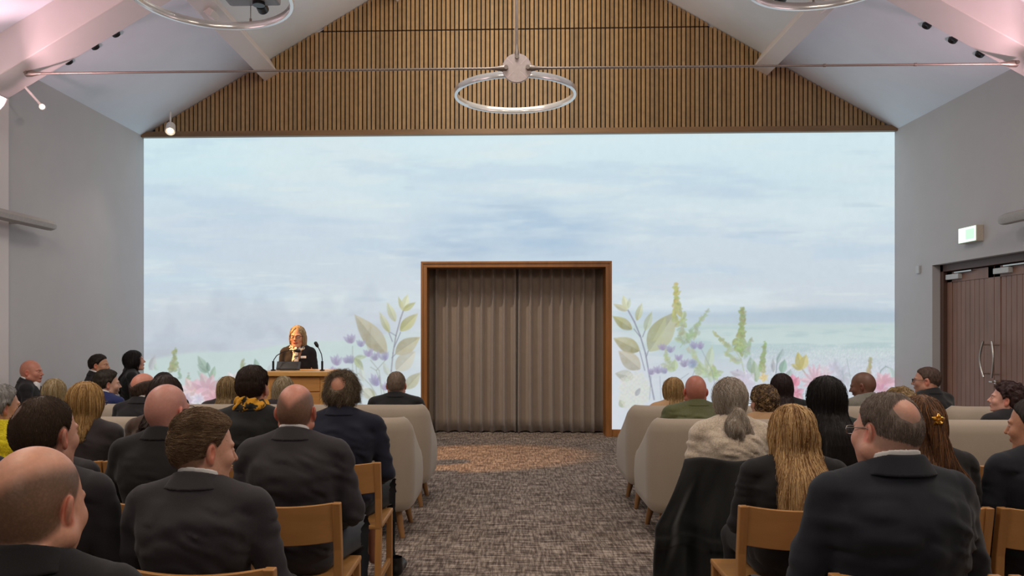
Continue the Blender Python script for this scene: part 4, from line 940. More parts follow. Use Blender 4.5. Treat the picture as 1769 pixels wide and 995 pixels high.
def join(parts):
    V = []; Fq = []; Cc = []; k_ = 0
    for v, f, c in parts: V.append(v); Fq.append(f+k_); Cc.append(c); k_ += len(v)
    return np.concatenate(V), np.concatenate(Fq), np.concatenate(Cc)

HC = np.array((0, .02, 1.155))          # head centre in the sitting person's own space
def person(sp, seed):
    """sp keys: px, Y (head), top (pixel row of crown), yaw, hyaw, pitch, roll, seat, w (shoulder width factor), cloth..."""
    rad = math.radians; by = rad(sp.get('yaw', 0)); res = sp.get('res', .006); stand = sp.get('stand', False); hs = sp.get('hs', 1.0)
    HX = sp['X'] if 'X' in sp else place(sp['px'], sp['Y']); HY = sp['Y']
    off = rotz(by) @ Vector((0, .02, 0)); RX, RY = HX-off.x, HY-off.y
    seat = sp.get('seat', .45); zt = zat(sp['top'], HX, HY) if 'top' in sp else sp['zt']
    crown = .125*hs+(sp.get('hair', {}) or {}).get('t', 0)*1.0; g = (zt-crown-seat)/(HC[2]-.45) if not stand else 1.0
    lift = (zt-crown-HC[2]) if stand else 0.0
    if sp.get('hidden_h'): g = sp['hidden_h']
    def warp(V):
        V = np.array(V, float)
        if stand: V[:, 2] += lift
        else: V[:, 2] = np.where(V[:, 2] > .45, seat+(V[:, 2]-.45)*g, V[:, 2]*seat/.45)
        return V
    t = thing('person', sp['label'], 'person', (RX, RY, 0), by)
    if sp.get('group'): t['group'] = sp['group']
    W = sp.get('w', 1.0); fat = sp.get('fat', 0.0)
    Mh = Matrix.Translation(Vector(HC)) @ Matrix.Rotation(rad(sp.get('hyaw', 0)), 4, 'Z') @ Matrix.Rotation(rad(sp.get('pitch', 0)), 4, 'X') @ Matrix.Rotation(rad(sp.get('roll', 0)), 4, 'Y') @ Matrix.Scale(hs, 4)
    Mi = np.array(Mh.inverted()); Mf = np.array(Mh)
    # head is not stretched by the warp: compensate its local z about the head centre
    def hwarp(V):   # head-space points -> person space
        P = V @ Mf[:3, :3].T+Mf[:3, 3]; c = warp(HC[None])[0]; P = P-HC+c; return P
    zn = HC[2]
    # ---------- body: head, neck, trunk, arms, legs in one surface
    xs = axis(-.42, .42, -.11*hs, .11*hs, res, .03); ys = axis(-.20, .62, -.12*hs, .15*hs, res, .03); zs = axis(.02 if not stand else -.35, 1.155+.15*hs, zn-.15, zn+.15*hs, res, .03)
    f = Field(xs, ys, zs)
    f.cone((0, -.01, .60), (0, -.01, .90), .105, .112, .05, (1.12*min(W, 1.05), .78, 1)); f.cone((-.13*W, -.01, .985), (.13*W, -.01, .985), .045, .045, .05)
    for sx in (-1, 1):
        el = (sx*.24*W, .02, .72); wr = sp.get('wrist', (.10, .30, .60)); wr = (sx*wr[0], wr[1], wr[2]); f.cone((sx*.17*W, -.01, .975), el, .046, .038, .03); f.cone(el, wr, .036, .026, .02)
        if stand: f.cone((sx*.09, 0, .56), (sx*.10, .0, .12), .08, .055, .04); f.cone((sx*.10, 0, .12), (sx*.10, -.01, -.32), .052, .038, .02)
        else: f.cone((sx*.09, .0, .54), (sx*.11, .44, .52), .075, .055, .04); f.cone((sx*.11, .44, .52), (sx*.11, .42, .10), .052, .036, .03)
    nk = .056+fat*.35
    f.cone((0, -.015, .98), (0, -.006, 1.115), nk+.012, nk, .035, (1, 1.05, 1))
    c = np.array(Mh.translation); R_ = .145*hs
    def hd(x, y, z):
        P = [Mi[i_, 0]*x+Mi[i_, 1]*y+Mi[i_, 2]*z+Mi[i_, 3] for i_ in range(3)]; return head_d(P[0], P[1], P[2], sp.get('face', {}))*hs
    f.op(hd, c-R_, c+R_, .022)
    if fat > .02:
        for zz in (1.092, 1.066): f.ell((0, -.045, zz), (.062, .040, .013), .006)
    V, Q = f.mesh(); Ph = V @ Mi[:3, :3].T+Mi[:3, 3]; sk = SK(sp.get('skin', (196, 148, 126)))
    n1_ = vn3(Ph+3, 30, seed)[:, None]; n2_ = vn3(Ph+3, 240, seed+1)[:, None]
    col = sk[None]*(.90+.16*n1_)*(.95+.1*n2_); x_, y_, z_ = Ph.T; ishead = V[:, 2] > 1.04
    def tint(mask, c_, a): 
        m2 = (np.clip(mask, 0, 1)*a)[:, None]; return col*(1-m2)+np.array(lin(c_))[None]*m2
    ed = ell(np.abs(x_), y_, z_, (.083, -.010, -.004), (.014, .022, .034)); col = tint(sm01(.004, -.004, ed), tuple(int(v*f_) for v, f_ in zip(sp.get('skin', (196, 148, 126)), (1.0, .68, .62))), .55)
    col = tint(sm01(.004, -.002, ell(np.abs(x_)*.8, y_, z_, (0, .094, -.059), (.022, .012, .010))), sp.get('lips', (170, 92, 84)), .75)
    col = tint(sm01(.002, -.001, ell(np.abs(x_), y_, z_, (.031, .088, .006), (.010, .012, .0035))), (205, 196, 188), .75)
    col = tint(sm01(.001, -.001, ell(np.abs(x_), y_, z_, (.031, .090, .006), (.005, .012, .005))), (40, 30, 26), 1)
    hc = sp.get('brow', (90, 66, 50)); col = tint(sm01(.002, -.002, ell(np.abs(x_), y_, z_-np.abs(x_)*.05, (.031, .086, .022), (.018, .014, .0035))), hc, .8)
    if 'stubble' in sp:
        sc_, b0, b1, am = sp['stubble']; mk = sm01(-.012, .014, hairline(x_, y_, z_, -.072))
        if b0 is not None: mk = mk*(1-sm01(-.02, .03, z_-(b0+b1*np.abs(x_)/.07*.05+np.clip(y_, 0, 1)*.35)))
        mk = mk*(1-sm01(.004, -.004, ed)); col = tint(mk*(.86+.22*vn3(Ph+3, 420, seed+2)), sc_, am)
    if 'beard' in sp: col = tint(sm01(.0, .02, -z_-.035)*sm01(.02, .05, y_)*sm01(-.115, -.10, z_)*1.0, sp['beard'], .6)
    V = warp(V); m2 = ishead
    Vh = hwarp(Ph[m2]); wgt = sm01(1.04, 1.10, (Mf[2, 0]*x_+Mf[2, 1]*y_+Mf[2, 2]*z_+Mf[2, 3])[m2])[:, None]; V[m2] = V[m2]*(1-wgt)+Vh*wgt
    parts = [(V, Q, col)]
    wr = sp.get('wrist', (.10, .30, .60))
    for sx in (-1, 1):
        HV, HQ = HAND; P = HV.copy()
        if sx < 0: P[:, 0] *= -1
        R = Matrix.Rotation(sx*rad(sp.get('handturn', 38)), 3, 'Z') @ Matrix.Rotation(rad(-12), 3, 'X')
        P = P @ np.array(R).T*(.95 if sp.get('fem') else 1.0)+np.array((sx*wr[0], wr[1]+.0, wr[2])); P = warp(P)
        parts.append((P, HQ if sx > 0 else HQ[:, ::-1], np.broadcast_to(sk*np.array((1, .9, .88)), (len(P), 3))))
    Vb, Qb, Cb = join(parts); body = obj('body', Vb, Qb, SKINM, t, True, Cb)
    # ---------- clothes
    clo = sp.get('cloth', {}); kind = clo.get('kind', 'suit'); mat = clo['mat']; far = res > .0055
    cr = sp.get('cres', .011 if not far else .015)
    xs = np.arange(-.42, .42, cr); ys = np.arange(-.26, .46, cr); zs = np.arange(.40 if not stand else .3, 1.17, cr); f = Field(xs, ys, zs)
    pad = .012; puff = clo.get('puff', 0)
    f.ell((0, .0, .60), (.165*(1+fat*2.2)+pad*.5+puff, .135+fat*.9+puff, .17), .05)
    f.cone((0, -.015, .60), (0, -.025, .88), .124+fat*.6+puff, .126+fat*.55+puff, .07, (1.34*W**.6, 1, 1))
    f.ell((0, -.03, .90), (.19*W+puff+fat*.5, .118+puff+fat*.3, .15), .06)
    zsld = 1.0+clo.get('sh', 0); 
    f.cone((-.165*W, -.018, zsld-.012), (.165*W, -.018, zsld-.012), .052+puff*.6, .052+puff*.6, .03, (1, 1.2, 1))
    f.cone((0, -.032, 1.030), (0, -.02, .98), .078, .10, .05)
    for sx in (-1, 1):
        f.cone((sx*.03, -.024, 1.060), (sx*.17*W, -.018, zsld+.006), .036, .034, .035, (1, 1.25, 1))
        if kind != 'vest':
            el = (sx*(.238*W+fat*.5), .005, .715); wr2 = sp.get('wrist', (.10, .30, .60)); wr2 = (sx*(wr2[0]+.015), wr2[1]-.03, wr2[2]+.004)
            f.cone((sx*.185*W, -.012, zsld-.022), el, .054+puff*.7+fat*.2, .047+puff*.7, .020)
            if not clo.get('shortsleeve'): f.cone(el, wr2, .049+puff*.6, .037+puff*.4, .02)
    # drape: hanging hem, creases
    G = np.stack(np.meshgrid(xs, ys, zs, indexing='ij'), -1); cz = clo.get('crease', .006)
    n3_ = vn3(G*np.array((1, 1, 2.2))+1.3, 9, seed)-.5; n4_ = vn3(np.stack([(G[..., 0]*.35+np.abs(G[..., 0])*.3+G[..., 2]*1.3)*1.15, G[..., 1]*.6, (G[..., 2]*.2-G[..., 0]*.5)], -1)+2, 20, seed+3)
    f.F = f.F-(n3_*cz*.8+(np.abs(n4_-.5)*2)*cz*1.5-.002).astype(f32)*sm01(1.03, .96, G[..., 2]).astype(f32)
    if kind in ('suit', 'coat'):
        gx_ = np.abs(G[..., 0]); f.F += (.0035*np.exp(-((gx_-.172*W)/.007)**2)*sm01(.80, .86, G[..., 2])+.0016*np.exp(-(gx_/.005)**2)*sm01(-.02, -.06, G[..., 1])).astype(f32)
    if clo.get('knit'): f.F -= ((vn3(G+1, 60, seed+4)-.5)*.006).astype(f32)
    neckr = .064+fat*.35; f.F = smax(f.F, (G[..., 2]-(1.078-.35*np.clip(G[..., 1], -.1, .2))).astype(f32), .006)
    f.F = smax(f.F, (neckr-np.sqrt(G[..., 0]**2+(G[..., 1]+.012)**2)).astype(f32)-np.where(G[..., 2] > 1.03, 0, .2).astype(f32), .004)
    if kind == 'suit' or clo.get('vneck'):   # V opening at the chest
        vo = smax(np.abs(G[..., 0])-np.clip((G[..., 2]-.80)*.30, -.01, .08), .03-G[..., 1], .01); f.F = smax(f.F, -vo.astype(f32), .004)
    V, Q = f.mesh(); V = warp(V); jn = {'suit': 'jacket', 'coat': 'coat', 'sweater': 'sweater', 'vest': 'vest'}[kind]
    jk = obj(jn, V, Q, mat, t, True)
    if kind in ('suit', 'coat') and not clo.get('nocollar'):
        cc_ = .0045; xs2 = np.arange(-.14, .14, cc_); ys2 = np.arange(-.15, .15, cc_); zs2 = np.arange(.97, 1.14, cc_); x = xs2[:, None, None]; y = ys2[None, :, None]; z = zs2[None, None, :]
        yy = y+.014; zc = 1.098-.42*np.clip(yy+.05, -.02, .3); tz = np.clip((zc-z)/.058, -.3, 1.3); rr_ = neckr+.003+.036*tz*np.where(tz > 0, 1, 0)+.010*(tz > 1)
        rr_ = neckr+.004+.030*np.clip(tz, 0, 1.3)**1.1; d = np.abs(np.sqrt((x*.93)**2+yy**2)-rr_)-.0052
        d = smax(d, z-zc, .006); d = smax(d, (zc-.060)-z, .003); d = smax(d, yy-.075+0*x, .01)
        V, Q = surface(d.astype(f32), xs2, ys2, zs2)
        if len(V): obj('collar', warp(V), Q, clo.get('collar_mat', mat), jk, True)
    if clo.get('shirt', kind == 'suit'):
        cc_ = .0045; xs2 = np.arange(-.10, .10, cc_); ys2 = np.arange(-.11, .13, cc_); zs2 = np.arange(.90, 1.15, cc_); x = xs2[:, None, None]; y = ys2[None, :, None]; z = zs2[None, None, :]
        yy = y+.012; zc = 1.113-.38*np.clip(yy+.05, -.02, .3); d = np.abs(np.sqrt(x*x+yy*yy)-neckr+.0035)-.004; d = smax(d, z-zc, .005); d = smax(d, zc-.055-z, .004); d = smin(d, ell(x, y, z, (0, .055, 1.0), (.075, .045, .10)), .01)
        V, Q = surface(d.astype(f32), xs2, ys2, zs2); sh = obj('shirt', warp(V), Q, clo.get('shirt_mat', SHIRT), t, True)
        if clo.get('tie'):
            mb = MB().add([(-.016, .078, 1.045), (.016, .078, 1.045), (.022, .108, .99), (.026, .112, .85), (0, .112, .80), (-.026, .112, .85), (-.022, .108, .99)], [(0, 1, 2, 3, 4, 5, 6)]); o = mb.build('tie', TIE, t); o.data.transform(Matrix.Translation((0, 0, 0))); so = o.modifiers.new('s', 'SOLIDIFY'); so.thickness = .006
            for v in o.data.vertices: v.co.z = seat+(v.co.z-.45)*g if not stand else v.co.z+lift
    # trousers and shoes
    tm = sp.get('trousers', TROU); xs = np.arange(-.26, .26, .02); ys = np.arange(-.22, .60, .02); zs = np.arange(.02 if not stand else -.38, .74, .02); f = Field(xs, ys, zs)
    f.ell((0, 0, .545), (.165+fat, .135+fat*.5, .105), .04)
    if 'spread' in sp: s0 = sp['spread']
    else: s0 = (.11, .11)
    for sx, kx in ((-1, s0[0]), (1, s0[1])):
        if stand: f.cone((sx*.085, 0, .54), (sx*.10, .0, .12), .095, .07, .04); f.cone((sx*.10, 0, .12), (sx*.10, -.01, -.30), .068, .058, .03)
        else: f.cone((sx*.09, .0, .535), (sx*kx, .45, .525), .088, .070, .04); f.cone((sx*kx, .45, .525), (sx*kx, .43, .11), .068, .055, .03)
    V, Q = f.mesh(); obj('trousers', warp(V), Q, tm, t, True)
    for sx, kx in ((-1, s0[0]), (1, s0[1])):
        SV, SQ = SHOE; P = SV+np.array((sx*kx if not stand else sx*.10, .44 if not stand else .02, 0)); obj('shoe', P, SQ, sp.get('shoe', BLACKSH), t, True)
    # hair
    if sp.get('hair'):
        st = dict(sp['hair']); st.setdefault('n', 1.0)
        hv = join(make_hair(st, max(res*.9, .004) if not far else .006, seed)); V = hwarp(hv[0]*(1.0)); V[:, 1] = V[:, 1]
        obj('hair', V, hv[1], HAIRM, t, True, hv[2])
    gl = sp.get('glasses')
    if gl:
        gm = plain('glasses_'+gl, (30, 24, 22) if gl == 'dark' else (150, 140, 130), .3, .3 if gl == 'dark' else .9); mb = MB(); rr_ = .0022 if gl == 'dark' else .0014
        for sx in (-1, 1):
            pts = [(sx*(.033+.022*np.sign(math.cos(a))*abs(math.cos(a))**.6), .108-.004*abs(math.cos(a)), .005+.0135*np.sign(math.sin(a))*abs(math.sin(a))**.7) for a in np.linspace(0, 2*math.pi, 19)]; mb.tube(pts, rr_, 6, False)
            mb.tube([(sx*.055, .103, .010), (sx*.074, .075, .012), (sx*.080, .01, .014), (sx*.0845, -.012, .010), (sx*.085, -.026, -.010)], rr_, 6)
        mb.tube([(-.011, .109, .010), (0, .112, .012), (.011, .109, .010)], rr_, 6)
        o = mb.build('glasses', gm, t, True); P = np.array([v.co[:] for v in o.data.vertices]); P = hwarp(P); o.data.vertices.foreach_set('co', P.astype(f32).ravel()); o.data.update()
    return t, warp, hwarp
# ------------------------------------------------------------------ who sits where
def suitm(n, c, **k): return fabric('suit_'+n, c, 520, .22, .85, .18, .08, .06)
BLKS = suitm('black', (31, 29, 31)); CHAR = suitm('charcoal', (44, 40, 43)); NAVY = suitm('navy', (30, 31, 46)); DNAVY = suitm('dark_navy', (33, 34, 42)); BLUE = suitm('blue', (34, 42, 84)); GREYS = suitm('grey', (52, 48, 52))
TROU = suitm('trouser_black', (26, 25, 27)); TGREY = suitm('trouser_grey', (54, 56, 62)); SHIRT = plain('white_shirt', (222, 218, 216), .7); TIE = plain('black_tie', (16, 16, 18), .6)
KNIT = fabric('cream_knit', (198, 182, 164), 130, .30, .95, .8, .3, .1); YEL = fabric('yellow_knit', (206, 188, 30), 110, .35, .95, .9, .2, .1); BROWN = fabric('brown_wool', (66, 46, 34), 200, .2, .95, .3, .3); DSW = fabric('dark_sweater', (50, 44, 46), 200, .15, .9, .25, .2)
GREENV = fabric('olive_quilt', (82, 84, 50), 120, .15, .6, .3, .1); TANS = fabric('tan_top', (176, 140, 104), 200, .12, .9, .2, .2); DGREEN = fabric('dark_green_knit', (28, 40, 36), 200, .2, .9, .3, .2); BCOAT = fabric('black_coat_cloth', (24, 24, 25), 240, .25, .8, .3, .15); GREYH = fabric('grey_hood', (112, 108, 98), 160, .2, .9, .4, .3)
FAIR = (202, 156, 134); PINKY = (206, 150, 132); RUDDY = (190, 126, 104); TANK = (166, 116, 92); DARK = (120, 82, 64)
ROW1, ROW2, ROW3, ROW4 = 4.42, 3.42, 2.51, 1.60
RA, RB = 6.99, 5.97
def S(m_, **k): d = dict(kind='suit', mat=m_); d.update(k); return d
people = []
def P_(**k): people.append(k)
# lectern speaker
P_(X=place(514, 8.62), Y=8.62, zt=zat(562, place(514, 8.62), 8.62), stand=True, yaw=184, hyaw=-4, pitch=-1, res=.0045, skin=(206, 150, 120), fem=True, w=.80, lips=(170, 70, 66), glasses='dark', wrist=(.235, .20, .70), handturn=50,
   hair=dict(kind='bob', col=(176, 146, 104), hl=(224, 200, 160), t=.008, len=.165, w=.078, face=.01, ftop=.105, ns_=900), cloth=S(BLKS, shirt=False, shortsleeve=True, crease=.004), label='woman in dark short sleeved jacket, glasses and patterned scarf standing at the lectern', extra='speaker')
# by the left wall
P_(px=55, Y=7.85, top=622, yaw=-62, hyaw=-22, res=.0055, skin=RUDDY, seat=.44, face=dict(fat=.008), cloth=S(BLKS, tie=True), wallchair=1, label='bald man in black suit, white shirt and black tie in profile by the left wall', stubble=((130, 92, 76), None, 0, .12))
P_(px=172, Y=8.75, top=611, yaw=-55, hyaw=-30, res=.0055, skin=(190, 140, 110), seat=.44, cloth=S(BLKS), hair=dict(kind='short', col=(44, 34, 28), t=.013, ns_=350), wallchair=1, label='dark haired man in profile by the left wall, behind the man in the blue jacket')
P_(px=233, Y=9.3, top=604, yaw=-62, hyaw=-8, pitch=10, res=.0055, skin=(204, 148, 128), seat=.44, fem=True, cloth=dict(kind='coat', mat=BCOAT), hair=dict(kind='long', col=(34, 28, 28), t=.018, len=.34, w=.105, wb=.13, face=.02, ns_=500), wallchair=1, label='woman with long black hair looking up beside the left edge of the picture wall')
# row A
A = dict(Y=RA, res=.006, seat=.42)
P_(px=95, top=653, **A, fem=True, skin=FAIR, cloth=dict(kind='coat', mat=BCOAT), hair=dict(kind='bob', col=(150, 124, 84), hl=(206, 188, 150), t=.016, len=.15, w=.085, ns_=400, curl=.25), label='woman with short ash blonde hair on the sofa below the bald man in profile')
P_(px=186, top=638, **A, yaw=-25, hyaw=-28, skin=FAIR, beard=(92, 66, 52), cloth=S(BLUE), hair=dict(kind='short', col=(52, 42, 32), t=.015, top=.006, ns_=400), label='bearded dark haired man in blue jacket on the front left sofa, face turned right')
P_(px=284, top=642, **A, cloth=S(BLKS), skin=FAIR, hair=dict(kind='short', col=(42, 32, 28), t=.014, ns_=350), label='person of whom only a dark crown shows above the brown coated person, front left sofa')
P_(px=394, top=649, **A, fem=True, skin=FAIR, cloth=dict(kind='sweater', mat=DSW), hair=dict(kind='long', col=(122, 96, 62), hl=(190, 164, 118), t=.013, len=.28, w=.080, wb=.095, ns_=600), label='woman with straight dark blonde hair on the front left sofa, left of the scarf man')
P_(px=490, top=649, **A, fem=True, skin=FAIR, cloth=dict(kind='sweater', mat=DSW), hair=dict(kind='bob', col=(146, 124, 92), hl=(204, 190, 160), t=.015, len=.15, w=.082, ns_=400, curl=.3), label='person with short wavy grey blonde hair directly in front of the lectern')
P_(px=685, top=641, **A, skin=PINKY, face=dict(fat=.006), cloth=dict(kind='coat', mat=BCOAT, nocollar=False), w=1.08, hair=dict(kind='short', col=(138, 118, 102), t=.005, ns_=700, sr=.0006, low=-.06), stubble=((130, 108, 92), None, 0, .6), label='man with cropped grey brown hair at the aisle end of the front left sofa')
P_(px=1163, top=651, **A, fem=True, skin=FAIR, w=.9, cloth=dict(kind='sweater', mat=TANS), hair=dict(kind='long', col=(160, 124, 78), hl=(206, 174, 122), t=.012, len=.28, w=.076, ns_=500), label='woman with long fair hair on the front right sofa nearest the aisle')
P_(px=1350, top=644, **A, fem=True, skin=FAIR, yaw=-10, cloth=dict(kind='coat', mat=BCOAT), hair=dict(kind='long', col=(50, 36, 34), t=.014, len=.30, w=.085, wb=.10, ns_=450), label='woman with long dark brown hair on the front right sofa')
P_(px=1490, top=643, **A, yaw=25, hyaw=30, pitch=-12, skin=DARK, cloth=dict(kind='coat', mat=GREYH), stubble=((60, 44, 38), None, 0, .35), label='dark skinned bald man in grey hooded coat facing left on the front right sofa')
P_(px=1600, top=633, **A, yaw=20, hyaw=40, skin=(184, 132, 110), glasses='dark', w=1.1, face=dict(fat=.008), cloth=dict(kind='coat', mat=BCOAT), hair=dict(kind='short', col=(92, 72, 62), t=.006, ns_=300), label='man with dark rimmed glasses and cropped hair facing left in front of the doors')
# row B
B = dict(Y=RB, res=.0055, seat=.42)
P_(px=250, top=643, **B, yaw=-6, hyaw=-20, skin=RUDDY, cloth=S(BLKS), hair=dict(kind='fringe', col=(84, 66, 56), t=.007, b0=.02, ns_=300), label='balding man with dark fringe of hair and black jacket on the second left sofa')
P_(px=1201, top=648, **B, skin=(190, 118, 98), face=dict(fat=.008), w=1.05, cloth=dict(kind='coat', mat=GREENV, puff=.012, crease=.012), stubble=((128, 84, 70), None, 0, .35), label='bald man in olive green quilted jacket on the second right sofa by the aisle')
P_(px=1318, top=663, **B, hyaw=18, fem=True, skin=FAIR, glasses='dark', w=.9, cloth=dict(kind='sweater', mat=TANS), hair=dict(kind='curly', col=(74, 54, 40), hl=(186, 152, 104), hlf=.3, t=.022, low=-.09, ns_=500, curl=.6, sl=.009, sr=.0016), label='woman with curly highlighted short hair and tan top on the second right sofa')
P_(px=1738, top=657, **B, yaw=15, hyaw=40, pitch=8, fem=True, skin=(214, 158, 140), w=1.0, cloth=dict(kind='sweater', mat=BLKS), hair=dict(kind='curly', col=(58, 36, 34), t=.024, low=-.06, front=-.01, ns_=450, curl=.6, sl=.008, sr=.0014), label='woman with short dark wavy hair facing left on the second sofa by the right wall')
# row 1
R1 = dict(Y=ROW1, res=.005, chair=1)
P_(px=2, top=662, **R1, hyaw=-35, fem=True, skin=(196, 146, 120), cloth=dict(kind='sweater', mat=YEL, knit=1, crease=.012, puff=.004), hair=dict(kind='short', col=(120, 116, 112), hl=(170, 168, 166), t=.018, low=-.085, ns_=500), label='grey haired person in chunky bright yellow knitted sweater at the left edge')
P_(px=150, top=658, **R1, fem=True, skin=FAIR, glasses='dark', hyaw=-8, w=.95, cloth=dict(kind='sweater', mat=DSW, crease=.008), hair=dict(kind='long', col=(150, 110, 62), hl=(206, 168, 110), hlf=.4, t=.013, len=.165, w=.092, wb=.094, ns_=1100), label='woman with golden blonde bob and dark grey sweater')
P_(px=287, top=647, **R1, fem=True, skin=FAIR, w=.9, cloth=dict(kind='coat', mat=BROWN), hair=dict(kind='long', col=(52, 36, 30), t=.014, len=.15, w=.084, ns_=500), label='person with dark brown hair and brown coat behind the bald man with glasses')
P_(px=438, top=631, **R1, hyaw=-12, skin=(196, 140, 116), cloth=dict(kind='coat', mat=BCOAT, crease=.010), hair=dict(kind='short', col=(62, 46, 38), t=.010, top=.005, na=.006, ns_=1800, sr=.0006, low=-.066, lift=.002), stubble=((58, 44, 38), None, 0, .8), label='dark brown haired man in black coat with mustard yellow scarf', extra='scarf')
P_(px=592, top=640, **R1, skin=(186, 128, 104), cloth=S(NAVY, shirt=False, crease=.010), spread=(.11, .25), w=1.05, hair=dict(kind='wild', col=(96, 78, 60), hl=(160, 142, 118), hlf=.35, t=.010, b0=.13, spot=(-.008, -.090, .068, .055), low=-.10, ns_=4200, curl=.5, sl=.011, sr=.00055, lift=.015, na=.014, ns=34), label='man with unruly curly hair around a bald crown and navy suit, at the aisle')
P_(px=1260, top=651, **R1, fem=True, skin=FAIR, w=.88, cloth=dict(kind='sweater', mat=KNIT, knit=1, crease=.012, puff=.005), hair=dict(kind='ponytail', col=(160, 144, 128), hl=(206, 196, 184), hlf=.35, t=.014, len=.24, ns_=1200, curl=.35), label='woman with wavy grey ponytail and cream boucle sweater', extra='hairtie')
P_(px=1426, top=648, **R1, fem=True, skin=(170, 120, 96), w=1.0, cloth=dict(kind='sweater', mat=DGREEN, crease=.01), hair=dict(kind='long', col=(38, 32, 32), t=.015, len=.38, w=.092, wb=.105, ns_=1000), label='woman with very long straight black hair and dark green top')
P_(px=1552, top=667, **R1, fem=True, skin=FAIR, w=.9, cloth=dict(kind='sweater', mat=DSW), hair=dict(kind='curly', col=(128, 100, 62), hl=(190, 160, 106), t=.016, ns_=500, curl=.4, sl=.008), label='person of whom only wavy fair hair shows above the heavy set man')
# row 2
R2 = dict(Y=ROW2, res=.0045, chair=2)
P_(px=86, top=704, **R2, skin=FAIR, cloth=S(CHAR), hair=dict(kind='short', col=(60, 46, 38), t=.010, ns_=200), label='person in dark jacket almost hidden behind the close cropped man on the left')
P_(px=-68, top=700, **R2, skin=FAIR, cloth=S(NAVY), label='person at the left edge of whom only a dark navy shoulder shows')
P_(px=291, top=663, **R2, hyaw=-19, skin=(206, 146, 132), glasses='dark', w=1.05, cloth=S(BLKS, shirt=False), stubble=((150, 104, 92), None, 0, .30), label='bald man with dark glasses and black suit')
P_(px=512, top=663, **R2, skin=(204, 140, 120), cloth=S(GREYS, crease=.010), w=1.06, face=dict(fat=.006), stubble=((92, 72, 56), .032, 1.2, .88), trousers=TGREY, spread=(.11, .21), hair=None, label='balding man in charcoal grey suit with white collar at the aisle on the left')
P_(px=1367, top=697, **R2, fem=True, skin=FAIR, w=.95, cloth=dict(kind='coat', mat=BLKS, nocollar=True), hair=dict(kind='long', col=(140, 98, 58), hl=(228, 190, 136), hlf=.5, t=.014, len=.315, w=.098, wb=.125, ns_=1900, steps=15), label='woman with long golden blonde hair and black jacket')
P_(px=1590, top=681, **R2, fem=True, skin=FAIR, w=.9, hyaw=-8, cloth=dict(kind='coat', mat=BLKS, nocollar=True), hair=dict(kind='halfup',  col=(86, 58, 40), hl=(146, 100, 62), hlf=.3, t=.013, len=.235, ns_=1300, steps=14), label='woman with half up brown hair held by a gold flower clip', extra='clip')
P_(px=1788, top=685, **R2, yaw=8, hyaw=32, pitch=-4, fem=True, skin=(204, 146, 116), cloth=dict(kind='suit', mat=DNAVY, shirt=False), hair=dict(kind='short', col=(70, 62, 58), t=.006, ns_=900, sr=.0005, low=-.072, lift=.0005, na=.001), stubble=((70, 60, 54), None, 0, .9), label='woman with smooth dark hair, pearl earring and navy blazer facing left at the right edge', extra='earring')
# row 3
R3 = dict(Y=ROW3, res=.0035, chair=3)
P_(px=80, top=683, **R3, hyaw=-14, skin=(206, 152, 130), w=1.02, cloth=S(CHAR), hs=1.04, hair=dict(kind='short', col=(78, 60, 48), t=.003, spot=(-.035, -.085, .085, .030), ns_=4500, sl=.0035, sr=.0006, ns=120, na=.001, lift=.0005, low=-.066), stubble=((66, 50, 40), None, 0, .85), label='man with close cropped dark hair and thinning crown at the far left')
P_(px=352, top=710, **R3, yaw=-4, hyaw=-42, pitch=-6, roll=-3, skin=(208, 154, 130), w=1.02, cloth=S(GREYS, crease=.010), hair=dict(kind='short', col=(112, 86, 64), hl=(156, 130, 100), t=.0055, top=.010, flow='swept', ns_=5000, sl=.009, sr=.0006, na=.004, low=-.066, lift=.003), stubble=((92, 68, 50), None, 0, .8), label='brown haired man in charcoal suit with his face turned right, nearest on the left')
P_(px=1530, top=677, **R3, yaw=6, hyaw=18, pitch=-4, roll=4, skin=(206, 150, 130), glasses='wire', w=1.08, fat=.042, hs=1.0, seat=.45, face=dict(fat=.016), cloth=S(DNAVY, crease=.012), trousers=TGREY, spread=(.24, .16), hair=dict(kind='short', col=(122, 106, 96), hl=(160, 146, 136), t=.0045, spot=(-.010, -.092, .074, .062), sp0=.3, ns_=5200, sl=.006, sr=.0006, na=.004, low=-.055, lift=.0015), stubble=((122, 104, 92), .05, .6, .6), label='heavy set grey haired man with wire glasses and dark navy suit')
# row 4
P_(px=64, top=771, Y=ROW4, res=.003, chair=4, hyaw=-7, pitch=-9, skin=(212, 154, 128), w=1.0, face=dict(fat=.014), fat=.03, hs=1.02, cloth=S(BLKS, shirt=False), stubble=((80, 62, 45), .030, 1.0, .88), label='balding man in black suit closest to the camera at the lower left corner')
import time
T0 = time.time(); PEOPLE = []
for i_, sp in enumerate(people): PEOPLE.append((sp,)+person(sp, 100+i_*7))
print('people', len(people), 'seconds', round(time.time()-T0, 1))
